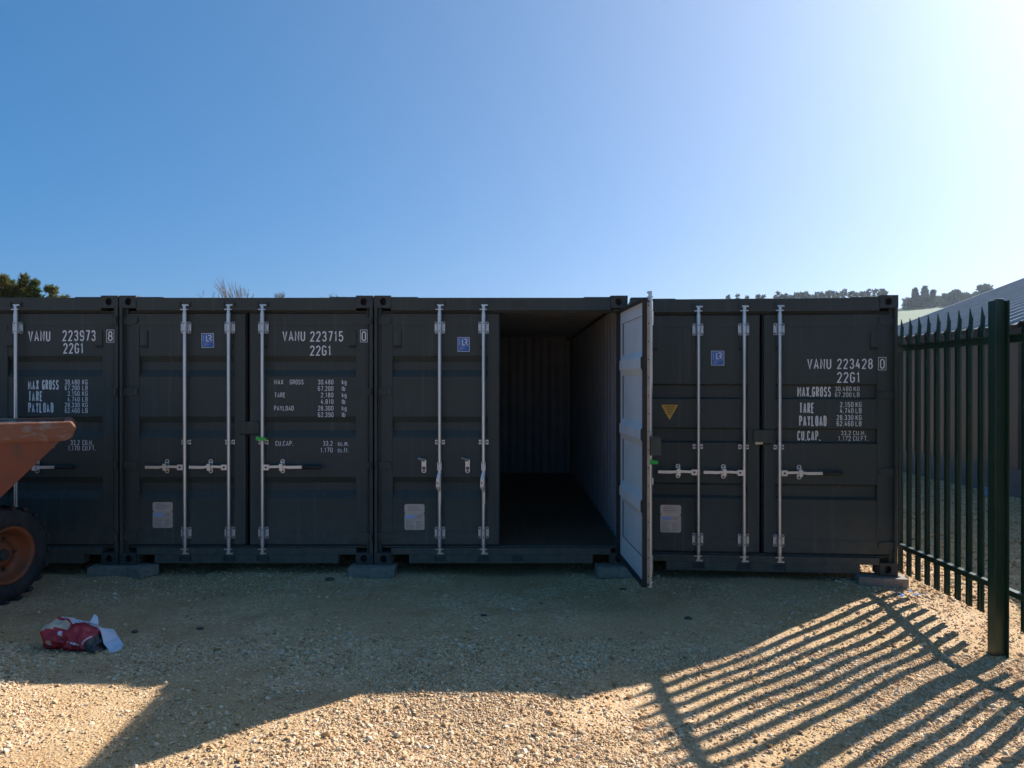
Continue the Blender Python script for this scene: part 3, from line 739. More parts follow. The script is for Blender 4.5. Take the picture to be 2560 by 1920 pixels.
lettering(r4, F4, rh4, "capacity_lettering", [("CU.CAP.",1993.4,2050.7,1077,1101.6), ("33.2",2102.5,2127.4,1077,1088), ("CU.M.",2133,2164,1077,1088), ("1.172",2096,2127.4,1090.3,1101.8), ("CU.FT.",2133,2170.8,1090.3,1101.8)], plane=DEEP)
# yellow triangle
m = MB(); xa, za = F4.at(1653, 1012); xb, _ = F4.at(1695.5, 1012); xm, zm = F4.at(1674, 1050.5)
m.prism([(xa-lh4[0], za), (xm-lh4[0], zm), (xb-lh4[0], za)], 'y', FACE+.0022, FACE+.0048)
for k in range(6):
    z = za - (za-zm)*(.10 + .105*k); hw = (xb-xa)/2*(.62 - .085*k); cxx = (xa+xb)/2 - lh4[0]
    m.box(cxx-hw, cxx+hw, FACE+.0012, FACE+.0021, z-.0035, z+.0035, 1)
m.build("warning_sticker", [YELL, DARKPR], l4)
# lock boxes over the door seams
def lock_box(door, hx, fr, px0, px1, py0, py1, depth=.075):
    xa, zb = fr.at(px0, py1); xb, zt = fr.at(px1, py0); m = MB(); xa -= hx[0]; xb -= hx[0]
    m.prism([(FACE-depth+.012, zb), (FACE-.001, zb), (FACE-.001, zt), (FACE-depth+.004, zt), (FACE-depth, zt-.006)], 'x', xa, xb)
    m.box(xa+.014, xb-.014, FACE-depth*.8, FACE-.01, zb-.012, zb-.0005, 1)
    return m.build("lock_box", [PAINT, GASKET], door, bevel=.004)
lock_box(r2, rh2, F2, 597, 648, 1053, 1084, .018); lock_box(r4, rh4, F4, 1882, 1931, 1074, 1108, .024); lock_box(r1, rh1, F1, -35, 14, 1053, 1084, .018)
m = MB(); m.box(1.213-rh3[0], 1.333-rh3[0], FACE-.085, FACE-.001, 1.17, 1.31); m.box(1.205-rh3[0], 1.341-rh3[0], FACE-.088, FACE, 1.3105, 1.316)
m.build("lock_box", PAINT, r3, bevel=.004)
m = MB(); x_, z_ = F3.at(1236, 1070); m.box(x_-.040-lh3[0], x_+.036-lh3[0], FACE-.006, FACE-.0005, z_-.10, z_+.10); m.cyl((x_-lh3[0], FACE-.012, z_-.02), (x_-lh3[0], FACE-.006, z_-.02), .022, n=14); m.build("lock_plate", PAINT, l3)
# riveted strip with painted-in bounce light along the free edge of the open door, stiffening flat on its inside edge
m = MB(); fx = 1.243 - rh3[0]
m.box(fx-.0085, fx-.0005, FACE+.002, FACE+.0235, .14, 2.40)
for k in range(16): m.cyl((fx-.008, FACE+.013, .20+.145*k), (fx-.0105, FACE+.013, .20+.145*k), .006, n=8, mi=1)
m.build("lit_edge_strip", [STRIP, BOLT], r3)
m = MB(); xa, zb = F4.at(1886.5, 1110.5); xb, zt = F4.at(1905.5, 1104.5)
m.prism([(xa-rh4[0], zb-.002), (xb-rh4[0], zb+.002), (xb-rh4[0], zt), (xa-rh4[0], zt)], 'y', FACE-.0285, FACE-.0265); m.build("tape", TAN, r4)

# green tags tied to the bars
def green_tag(loc, rz, label):
    e = empty("cable_seal", loc, rz); tag(e, label, "seal", "green plastic seals on the locking bars")
    m = MB(); m.lathe([(.020,-.012),(.024,-.010),(.024,.010),(.020,.012)], (0,0,0), (0,0,1), 14); m.build("tie_band", GREENT, e)
    m = MB(); m.prism([(-.055,-.010), (.045,-.016), (.050,.012), (-.020,.020), (-.050,.030)], 'y', -.032, -.027); m.build("tie_tail", GREENT, e)
w = F2.M @ Vector((BARS[2], FACE-.042, 1.212)); green_tag(w, 0, "green seal wrapped round the bar beside the CU.CAP. lettering")
hinge3 = F3.M @ Vector((rh3[0], rh3[1], 0)); Mo = F3.M @ Matrix.Translation((rh3[0], rh3[1], 0)) @ Matrix.Rotation(OPEN, 4, 'Z')
w = Mo @ Vector((BARS[2]-rh3[0], FACE-.042, 1.10)); green_tag(w, R(30), "green seal on the outer face of the open container door")

# concrete blocks under the corners
def block(x, y, z, rz, label, tilt=0.0, l=.44, d=.215, h=.1):
    m = MB(); m.box(-l/2, l/2, -d/2, d/2, 0, h)
    o = m.build("concrete_block", BLOCK, None, bevel=.007); o.location = (x, y, z); o.rotation_euler = (0, tilt, rz)
    tag(o, label, "block", "concrete blocks under the container corners")
block(-3.86, 7.27, -.033, R(4), "grey concrete block under the corner nearest the dumper", l=.36)
block(-3.585, 7.25, -.030, R(-28), "skewed grey concrete block butted against another, under the 223715 container's left corner", R(-2), l=.30)
block(-1.335, 7.25, -.030, 0, "square-set grey concrete block under the join left of the open container")
block(1.03, 7.26, -.030, R(2), "grey concrete block behind the foot of the open door")
block(3.40, 6.98, -.060, R(-6), "grey concrete block at the fence end, lit by the sun", R(1.5))

# ------------------------------------------------------------------ palisade fence
def fence():
    f = empty("palisade_fence", (3.60, 5.5, 0)); tag(f, "dark green steel palisade fence with pointed pales", "fence")
    ox, oy = 3.60, 5.5
    Y0, Y1 = 1.9, 7.04
    for z in (.30, 2.125):                         # angle rails behind the pales (seen from the yard: in front)
        m = MB(); m.box(-.048, -.003, Y0-oy, Y1-oy, z+.038, z+.044); m.box(-.0085, -.0025, Y0-oy, Y1-oy, z-.006, z+.0379)
        m.box(-.010, -.0025, Y0-oy, Y1-oy, z-.012, z-.0061); m.build("rail", FENCE, f)
    posts = (5.425, 2.70); pales = [7.0 - .15*k for k in range(9)] + [5.30 - .15*k for k in range(16)] + [2.52 - .15*k for k in range(5)]
    pale_prof = [(-.035,.004), (-.031,.020), (-.014,.022), (-.007,.005), (.007,.005), (.014,.022), (.031,.020), (.035,.004)]
    rnd = random.Random(2)
    for p in pales:
        if True:
            m = MB(); t = .003; z0, z1 = .065, 2.33; yc = p - oy
            a = pale_prof; n = len(a); v = []
            tops = [2.30, 2.36, 2.345, 2.40, 2.40, 2.345, 2.36, 2.30]
            tip = [.78, .72, 1, .5, .5, 1, .72, .78]
            for (yy, xx) in a: v.append((xx-.004, yc+yy, z0))
            for (yy, xx) in a: v.append((xx-.004, yc+yy, 2.20))
            for i, (yy, xx) in enumerate(a): v.append((xx-.004+.012, yc+yy*tip[i]*.75, tops[i]-.02 if i not in (3, 4) else 2.41))
            fs = [(i, i+1, n+i+1, n+i) for i in range(n-1)] + [(n+i, n+i+1, 2*n+i+1, 2*n+i) for i in range(n-1)]
            m.add(v, fs)
            o = m.build("pale", FENCE, f); s = o.modifiers.new("thickness", 'SOLIDIFY'); s.thickness = .003
    for py in posts:
        m = MB(); yc = py - oy; zb, zt = -.35, 2.43; xa, xb = -.148, -.052      # I-section with a rounded head
        m.prism([(xa+.003, zb), (xb-.003, zb), (xb-.003, zt-.018), (xb-.014, zt-.006), (xb-.03, zt), (xa+.03, zt), (xa+.014, zt-.006), (xa+.003, zt-.018)], 'y', yc-.004, yc+.004)
        m.box(xa-.004, xa+.0029, yc-.043, yc+.043, zb, zt-.016); m.box(xb-.0029, xb+.004, yc-.043, yc+.043, zb, zt-.016)
        m.build("post", FENCE, f, bevel=.003)
fence()

# ------------------------------------------------------------------ shed beyond the fence
CLAD = pmat("shed_cladding", (.045,.045,.045), (.065,.062,.06), 3, .5, .0, stretch=(1,1,.2))
ROOFM = pmat("shed_roof_sheet", (.21,.205,.20), (.27,.265,.26), 4, .5, 0, stretch=(1,1,1), spec=.6)
PLINTH = pmat("shed_plinth", (.10,.10,.105), (.13,.13,.13), 6, .8)
def shed():
    s = empty("metal_shed", (8.0, 11, 0)); tag(s, "long low metal shed with ribbed dark walls and corrugated grey roof", "shed")
    ox, oy = 8.0, 11.0; Y0, Y1 = 4.5, 16.9; EZ = 2.80; pitch = R(20.8)
    m = MB(); prof = []; t = Y0
    while t < Y1:
        for fr_, a in ((0,0),(.62,0),(.70,1),(.92,1)):
            if t + fr_*.34 < Y1: prof.append((t + fr_*.34, -.035*a))
        t += .34
    prof.append((Y1, 0)); n = len(prof)
    v = [(p[1], p[0]-oy, .45) for p in prof] + [(p[1], p[0]-oy, EZ-.05) for p in prof]
    m.add(v, [(i, n+i, n+i+1, i+1) for i in range(n-1)])
    RX = 7.0
    m.box(.03, RX*2, Y1-oy-.06, Y1-oy, 0, EZ-.05); m.box(.03, RX*2, Y0-oy, Y0-oy+.06, 0, EZ-.05); m.box(RX*2-.06, RX*2, Y0-oy+.061, Y1-oy-.061, 0, EZ-.05)
    for yy in (Y1-oy-.06, Y0-oy): m.prism([(.03, EZ-.0499), (RX*2, EZ-.0499), (RX, EZ-.05+RX*math.tan(pitch))], 'y', yy+.001, yy+.059)
    m.build("wall", CLAD, s)
    m = MB(); m.box(-.02, .10, Y0-oy, Y1-oy, -.2, .449); m.build("plinth", PLINTH, s)
    for sg in (0, 1):
        m = MB(); prof = []; t = Y0 - .12
        while t < Y1 + .12:
            for fr_, a in ((0,0),(.42,0),(.64,1),(.76,1),(.98,0)):
                if t + fr_*.33 < Y1 + .12: prof.append((t + fr_*.33, .046*a))
            t += .33
        prof.append((Y1+.12, 0)); n = len(prof); xe = -.22 if sg == 0 else 2*RX+.22
        v = [(xe, p[0]-oy, EZ - .22*math.tan(pitch) + p[1]) for p in prof] + [(RX, p[0]-oy, EZ + RX*math.tan(pitch) + p[1]) for p in prof]
        m.add(v, [(i, i+1, n+i+1, n+i) for i in range(n-1)])
        o = m.build("roof", ROOFM, s); q = o.modifiers.new("thickness", 'SOLIDIFY'); q.thickness = .004
    m = MB(); m.box(-.24, -.10, Y0-oy-.1, Y1-oy+.1, EZ-.25, EZ-.14); m.build("dark_eave_band", GASKET, s)  # near-black box running along below the eave
    m = MB(); c = [(-.23, EZ-.05), (RX, EZ+.03+RX*math.tan(pitch)), (RX, EZ-.10+RX*math.tan(pitch)), (-.23, EZ-.2)]
    m.prism(c, 'y', Y1-oy+.121, Y1-oy+.14); m.build("verge_trim", GALV, s)
shed()
e = empty("carton", ground_ray(2463, 1250) + Vector((0, 0, 0)), R(8)); e.location = (7.62, 12.15, 0); tag(e, "small pale blue striped carton standing by the shed wall", "carton")
m = MB(); m.box(-.05, .05, -.05, .05, 0, .13); m.build("box_body", pmat("blue_card", (.30,.45,.66), (.36,.5,.7), 9, .6), e, bevel=.004)
m = MB()
for z in (.035, .075): m.box(-.0515, .0515, -.0515, .0515, z, z+.010)
m.build("printed_band", WHITES, e)

# ------------------------------------------------------------------ hill, trees
GRASS = pmat("field_grass", (.040,.076,.010), (.056,.092,.015), .05, .9, 0, 0, 1)
def hill_z(x, y):
    t = np.clip((y - 62)/(330 - 62), 0, 1); z = 34.1*(t**1.15)
    z = z + np.clip(.05*(x - 169), -7, 8)*np.clip((y-120)/210, 0, 1)
    return z - .02*np.clip(y - 332, 0, 600)
def hill():
    xs = np.linspace(-700, 900, 130); ys = np.concatenate([[40, 55], np.linspace(60, 345, 70), np.linspace(360, 1400, 16)])
    X, Y = np.meshgrid(xs, ys); Z = hill_z(X, Y) - np.where(Y < 60, .25, 0) - .02
    i = np.arange(X.size).reshape(X.shape)
    q = np.stack([i[:-1,:-1].ravel(), i[:-1,1:].ravel(), i[1:,1:].ravel(), i[1:,:-1].ravel()], 1)
    m = MB(); m.add(np.stack([X.ravel(), Y.ravel(), Z.ravel()], 1).tolist(), q.tolist(), 0, True)
    o = m.build("hill", GRASS); tag(o, "green sloping field on the hill behind the yard", kind="structure")
hill()
TRACK = pmat("tramline_soil", (.05,.055,.025), None, rough=.95)
m = MB()
for off in (0, 5.0):
    pts = []
    for k in range(24):
        y = 150 + 172*k/23; x = 140 + off + (y-150)*.02
        pts.append((x - 12*(1 - k/23)*0, y))
    # tramlines climb across the slope
    pts = [(188 + off - 1.10*(322 - y)*.30 , y) for (x, y) in pts]
    v = []
    for (x, y) in pts:
        for dx in (-.35, .35): v.append((x+dx, y, float(hill_z(x+dx, y)) + .12))
    m.add(v, [(2*i, 2*i+1, 2*i+3, 2*i+2) for i in range(len(pts)-1)])
tag(m.build("field_track", TRACK), "dark wheel tracks crossing the green field", kind="structure")

BARK = pmat("bark", (.10,.085,.07), (.15,.13,.11), 12, .9)
TWIG = pmat("bare_twigs", (.085,.066,.062), (.12,.095,.09), 6, .9)
def foliage(name, c1, c2):
    m = pmat(name, c1, c2, .9, .8, spec=.2); b = _bsdf(m)
    nt = m.node_tree; tr = nt.nodes.new("ShaderNodeBsdfTranslucent"); mx = nt.nodes.new("ShaderNodeMixShader"); mx.inputs[0].default_value = .35
    nt.links.new(b.inputs["Base Color"].links[0].from_socket, tr.inputs[0])
    nt.links.new(b.outputs[0], mx.inputs[1]); nt.links.new(tr.outputs[0], mx.inputs[2]); nt.links.new(mx.outputs[0], nt.nodes["Material Output"].inputs[0])
    return m
EVER = foliage("cypress_foliage", (.06,.092,.028), (.15,.135,.05))
FAR = foliage("far_conifer_foliage", (.035,.045,.030), (.06,.068,.042))
RUST = foliage("bare_hedge_twigs", (.09,.06,.045), (.13,.09,.065))

def spray_crown(mb, rnd, H, Rad, n, size, base=.08, shape=.75, squash=1.0, c=(0,0,0), clumps=26, thin=.16):
    """leaf sprays spread through clumps inside an uneven cone (shape 1) or dome (shape .4)"""
    cl = []
    for k in range(clumps):
        t = (k + rnd.random())/clumps; h = H*(base + (1-base)*t*.95)
        env = Rad*(1 - t)**shape
        r = env*rnd.uniform(.2, .95); a = rnd.uniform(0, 6.283)
        cl.append((r*math.cos(a), r*math.sin(a)*squash, h, max(env*rnd.uniform(.28, .55), Rad*.10)))
    for i in range(n):
        cx, cy, cz, cr = cl[i % len(cl)]
        d = Vector((rnd.gauss(0,1), rnd.gauss(0,1), rnd.gauss(0,1))).normalized()*cr*rnd.random()**.45
        p = Vector((c[0]+cx+d.x, c[1]+cy+d.y, c[2]+max(cz+d.z*1.25, .03*H)))
        out = (Vector((cx+d.x, cy+d.y, 0)).normalized()*.8 + d.normalized()*.5 + Vector((0, 0, .75)))
        out = (out.normalized() + Vector((rnd.gauss(0,.4), rnd.gauss(0,.4), rnd.gauss(0,.3)))).normalized()
        s = size*rnd.uniform(.6, 1.6); sd_ = out.cross(Vector((rnd.gauss(0,1), rnd.gauss(0,1), rnd.gauss(0,1)))).normalized()
        q = p + out*s
        mb.add([p - sd_*s*thin*.6, p + out*s*.4 + sd_*s*thin, q, p + out*s*.5 - sd_*s*thin*.9], [(0,1,2,3)])

def tree(name, loc, label, cat, H, Rad, n, size, mat, seed, shape=.75, group=None, clumps=26, base=.08, thin=.2):
    rnd = random.Random(seed); e = empty(name, loc); tag(e, label, cat, group)
    m = MB(); m.cyl((0,0,-.3), (0,0,H*.8), Rad*.07+.05, .03, 8)
    for k in range(9):
        a = rnd.uniform(0, 6.28); z = H*rnd.uniform(.2, .75); m.cyl((0,0,z), (math.cos(a)*Rad*.6, math.sin(a)*Rad*.6, z+H*.12), .05, .015, 5)
    m.build("trunk", BARK, e)
    m = MB(); spray_crown(m, rnd, H, Rad, n, size, base, shape, clumps=clumps, thin=thin); m.build("crown", mat, e)
    return e

def bare_tree(name, loc, label, H, spread, seed, depth=6, group=None, up=.75, r0=.09, nb=3, dec=.60, rmin=.012):
    rnd = random.Random(seed); e = empty(name, loc); tag(e, label, "tree", group)
    tr = MB(); tw = MB()
    def grow(p, d, l, r, k):
        q = p + d*l
        mid = p + d*l*.5 + Vector((rnd.gauss(0,.05), rnd.gauss(0,.05), 0))*l
        (tr if k >= depth-1 else tw).tube([p, mid, q], [r, r*.85, r*.72], 5 if k > 2 else 3)
        if k == 0: return
        for b in range(nb if k > 1 else nb+1):
            nd = (d*up + Vector((rnd.gauss(0,1), rnd.gauss(0,1), rnd.uniform(-.1,.5)))*spread).normalized()
            grow(mid if b % 2 else q, nd, l*rnd.uniform(.62, .86), max(r*dec, rmin), k-1)
    grow(Vector((0,0,-.2)), Vector((rnd.gauss(0,.04), rnd.gauss(0,.04), 1)).normalized(), H*.30, r0, depth)
    tr.build("trunk", BARK, e); o = tw.build("crown", TWIG, e)
    top = max(v[2] for v in tw.v); k = H/top; e.scale = (k, k, k)
    return e

def hz(x, y): return float(hill_z(np.float64(x), np.float64(y)))
def far_at(px, y): return (px-1280)*y/FPX
def top_h(py, y, base): return CAM_H + (HOR-py)*y/FPX - base
def cypress(px, y, leaders, body_top, label, seed):
    x0 = far_at(px, y); rnd = random.Random(seed); e = empty("evergreen_tree", (x0, y, 0)); tag(e, label, "tree")
    m = MB(); H = top_h(body_top, y, 0); m.cyl((0,0,-.3), (0,0,H*.8), .22, .04, 8); m.build("trunk", BARK, e)
    m = MB(); spray_crown(m, rnd, H, 2.0, 26000, .15, .1, .42, clumps=110, thin=.10)
    for (lx, ly, r) in leaders:
        hh = top_h(ly, y, 0); c = (far_at(lx, y) - x0, rnd.uniform(-.5, .5), hh - 1.9)
        spray_crown(m, rnd, 1.9, r, 2600, .14, .0, .95, c=c, clumps=16, thin=.10)
    m.build("crown", EVER, e)
cypress(45, 25, [(-12,690,.40),(10,690,.34),(28,689,.34),(52,702,.42),(74,687,.34),(95,695,.34),(112,708,.42),(134,716,.26),(150,731,.22)], 712, "bushy olive green cypress tree above the dumper end of the row", 5)
cypress(-110, 26.5, [(-150,690,.5),(-110,680,.5),(-70,694,.5)], 712, "second cypress tree, at the left edge of the photo", 9)
birch = bare_tree("bare_tree", (far_at(637, 45), 45, 0), "leafless birch with upright fine twigs above the 223715 container", top_h(690, 45, 0), .22, 21, 6, up=1.0, r0=.12, rmin=.013)
birch.scale.x *= .62
bare_tree("bare_tree", (far_at(500, 47), 47, 0), "shorter leafless tree, left of the upright birch", top_h(720, 47, 0), .30, 8, 5, up=.95, r0=.08, rmin=.013)
Y = 318
for (px, wpx, top, lab, sd_) in ((704, 42, 727, "round leafless tree, the broader of two domes on the skyline", 31), (837, 26, 732, "small leafless dome tree on the skyline left of the open container", 32)):
    b = hz(far_at(px, Y), Y); hh = top_h(top, Y, b)
    e = bare_tree("bare_tree", (far_at(px, Y), Y, b), lab, hh, .62, sd_, 6, up=.55, r0=.22, dec=.75, rmin=.07)
    e.scale.x = e.scale.y = e.scale.x*max(.6, min(1.2, (wpx*Y/FPX)/hh))
Y = 322; b = hz(far_at(2262, Y), Y)
e = bare_tree("bare_tree", (far_at(2261, Y), Y, b), "leafless tree at the top of the green field, right of the containers", top_h(742, Y, b), .55, 44, 5, up=.6, r0=.26, dec=.68, rmin=.05)
for (px, top, rad, lab, sd_) in ((2287, 722, 2.0, "narrow dark conifer on the hilltop, left of a taller pair mate", 51), (2312, 717, 2.5, "tallest dark conifer on the hilltop beside the green field", 52), (2333, 727, 2.0, "dark conifer on the hilltop, right of the tallest one", 55)):
    b = hz(far_at(px, 326), 326); tree("conifer_tree", (far_at(px, 326), 326, b), lab, "tree", top_h(top, 326, b), rad*1.35, 2600, .9, FAR, sd_, 1.15, "conifers at the top of the field", clumps=26)
for (px, top, rad, lab, sd_) in ((2462, 714, 5.2, "broad rounded evergreen tree just above the shed roof", 61), (2388, 728, 3.6, "rounded evergreen tree in the gap between the conifers and the shed roof", 62)):
    b = hz(far_at(px, 330), 330); tree("evergreen_tree", (far_at(px, 330), 330, b), lab, "tree", top_h(top, 330, b), rad, 2600, 1.0, FAR, sd_, .42, "rounded trees at the top of the field", clumps=30)

def wood(name, label, runs, y, seed, mat=FAR):
    rnd = random.Random(seed); m = MB()
    for (p0, p1, top0, top1, step) in runs:
        px = p0
        while px < p1:
            yy = y + rnd.uniform(-8, 14); b = hz(far_at(px, yy), yy); t = (px-p0)/max(1, p1-p0)
            H = top_h(top0*(1-t) + top1*t + rnd.uniform(-4, 5), yy, b)
            spray_crown(m, rnd, max(H, 3), rnd.uniform(1.7, 2.8), 560, .95, .02, 1.1, c=(far_at(px, yy), yy, b), clumps=14, thin=.22)
            px += step*rnd.uniform(.6, 1.4)
    tag(m.build(name, mat), label, kind="stuff")
wood("distant_wood", "dark jagged wood along the skyline behind the right container", [(1820, 1940, 738, 736, 22), (1945, 1975, 731, 735, 8), (1980, 2120, 735, 727, 8), (2125, 2222, 732, 722, 8)], 335, 71)
wood("distant_hedge", "dark hedge of trees along the field top by the shed roof", [(2272, 2345, 748, 742, 6), (2345, 2560, 742, 722, 7)], 336, 72)

# ------------------------------------------------------------------ site dumper at the left edge
ORANGE = pmat("worn_orange_paint", (.20,.058,.030), (.11,.060,.045), 7, .65, 0, .4, 30, lo=.5, hi=.68)
LIPM = pmat("scuffed_skip_lip", (.22,.085,.045), (.26,.24,.21), 11, .75, 0, .5, 25, stretch=(.6,.6,1.6), lo=.52, hi=.72)
TYRE = pmat("dusty_tyre", (.022,.022,.024), (.045,.043,.042), 9, .85, 0, .3, 40)
RIMM = pmat("orange_rim", (.30,.075,.020), (.16,.06,.03), 8, .6)
DARKM = pmat("dumper_chassis", (.03,.03,.032), (.05,.045,.04), 8, .7)
RUBB = pmat("rubble_load", (.26,.24,.21), (.36,.34,.31), 14, .95, 0, .8, 30)
def dumper():
    th = -math.atan2(.25, .96)                      # local +Y runs towards the containers
    d = empty("site_dumper", (-4.93, 6.42, 0), th); tag(d, "worn orange site dumper with its skip turned to the side", "dumper")
    Minv = (Matrix.Translation(d.location) @ Matrix.Rotation(th, 4, 'Z')).inverted()
    # skip: pours towards the right of the picture
    phi = math.atan2(.5, .866); S = Matrix.Translation((-4.53, 5.98, 0)) @ Matrix.Rotation(phi, 4, 'Z'); T = Minv @ S
    # skip section (u along pour, z), half width w
    lev = [(.62, -.55, .12, .30), (.80, -.62, .30, .36), (1.36, -.72, .82, .45), (1.3601, -.76, .86, .47), (1.385, -.77, .905, .48), (1.46, -.77, .935, .48), (1.515, -.76, .90, .475)]
    def ring(z, u0, u1, w): return [T @ Vector(p) for p in ((u0, -w, z), (u1, -w*.92, z), (u1, w*.92, z), (u0, w, z))]
    def shell(name, levels, mat, inner=False, bottom=False):
        m = MB(); v = []
        for l in levels: v += ring(*l)
        fs = [(4*k+i, 4*k+(i+1) % 4, 4*k+4+(i+1) % 4, 4*k+4+i) for k in range(len(levels)-1) for i in range(4)]
        if bottom: fs.append((3,2,1,0))
        m.add(v, fs); return m
    m = shell("skip", lev[:3], ORANGE, bottom=True); sk = m.build("skip", ORANGE, d)
    m = shell("lip", lev[3:] + [(1.512, -.70, .84, .43), (1.30, -.68, .78, .42)], LIPM); m.build("lip", LIPM, sk, bevel=.012)
    m = MB(); v = []; NU, NV = 14, 9; rnd = random.Random(8)
    for i in range(NU):
        for j in range(NV):
            u = -.69 + 1.50*i/(NU-1); w = -.42 + .84*j/(NV-1)
            hh = .16*math.exp(-((u+.25)/.45)**2 - (w/.4)**2)
            v.append(T @ Vector((u, w, 1.47 + hh + rnd.uniform(-.02,.02))))
    m.add(v, [(i*NV+j, (i+1)*NV+j, (i+1)*NV+j+1, i*NV+j+1) for i in range(NU-1) for j in range(NV-1)]); rb = m.build("rubble_load", RUBB, sk)
    # chassis, engine cover, seat, roll bar
    m = MB(); m.box(-.32, .32, -1.9, .35, .36, .56); m.box(-.16, .16, -.35, .30, .56, .72); m.cyl((-.62,0,.40),(.62,0,.40),.07,n=10); m.cyl((-.62,-1.55,.40),(.62,-1.55,.40),.07,n=10); m.build("chassis", DARKM, d, bevel=.01)
    m = MB(); m.box(-.42, .42, -2.25, -1.25, .561, 1.05); m.build("engine_cover", ORANGE, d, bevel=.05)
    m = MB(); m.box(-.24, .24, -1.25, -.82, .75, .85); m.box(-.24, .24, -1.30, -1.2505, .86, 1.2); m.build("seat", BLACKP, d, bevel=.02)
    m = MB(); m.tube([(-.4,-1.35,1.05),(-.4,-1.35,2.3),(.4,-1.35,2.3),(.4,-1.35,1.05)], .03, 10); m.build("roll_bar", DARKM, d)
    m = MB(); m.tube([(0,-.55,.56),(0,-.68,1.0)], .02, 8)
    m.lathe([(.17,-.012),(.185,0),(.17,.012),(.155,0),(.17,-.012)], (0,-.69,1.02), (0,-.45,.9), 20); m.build("steering_wheel", BLACKP, d)
    def wheel(cx, cy, side):
        c = (cx, cy, .40); ax = (side, 0, 0); m = MB()
        m.lathe([(.225,-.15),(.30,-.165),(.365,-.155),(.385,-.11),(.385,.11),(.365,.155),(.30,.165),(.235,.150),(.222,.135)], c, ax, 40)
        q = Vector(ax).to_track_quat('Z', 'Y')
        for k in range(20):                           # chevron lugs
            for s in (-1, 1):
                a = 2*math.pi*(k + (.25 if s > 0 else .75))/20; vv = []
                for (da, t0) in ((0, 0.0), (.16, s*.165)):
                    for rr in (.37, .41 if t0 == 0 else .398):
                        for dd in (-.045, .045):
                            aa = a + da + dd; vv.append(Vector(c) + q @ Vector((rr*math.cos(aa), rr*math.sin(aa), t0)))
                m.add(vv, [(0,2,3,1),(4,5,7,6),(0,1,5,4),(2,6,7,3),(0,4,6,2),(1,3,7,5)])
        w = m.build("wheel", TYRE, d)
        m = MB(); m.lathe([(.228,.150),(.240,.158),(.236,.166),(.215,.160),(.205,.135),(.190,.07),(.165,.045),(.11,.040),(.105,.075),(.07,.085),(.0,.086)], c, ax, 36)
        m.build("rim", RIMM, w)
        for k in range(5):
            a = 6.283*k/5; p = Vector(c) + q @ Vector((.135*math.cos(a), .135*math.sin(a), .04)); p2 = p + q @ Vector((0,0,.025)); m = MB(); m.cyl(p, p2, .014, n=6); m.build("wheel_nut", DARKM, w)
        m = MB(); m.cyl(Vector(c) + q @ Vector((0,0,.086)), Vector(c) + q @ Vector((0,0,.11)), .05, .045, n=14); m.build("hub", DARKM, w)
    for (x, y) in ((.66, 0), (-.66, 0), (.66, -1.55), (-.66, -1.55)): wheel(x, y, 1 if x > 0 else -1)
dumper()

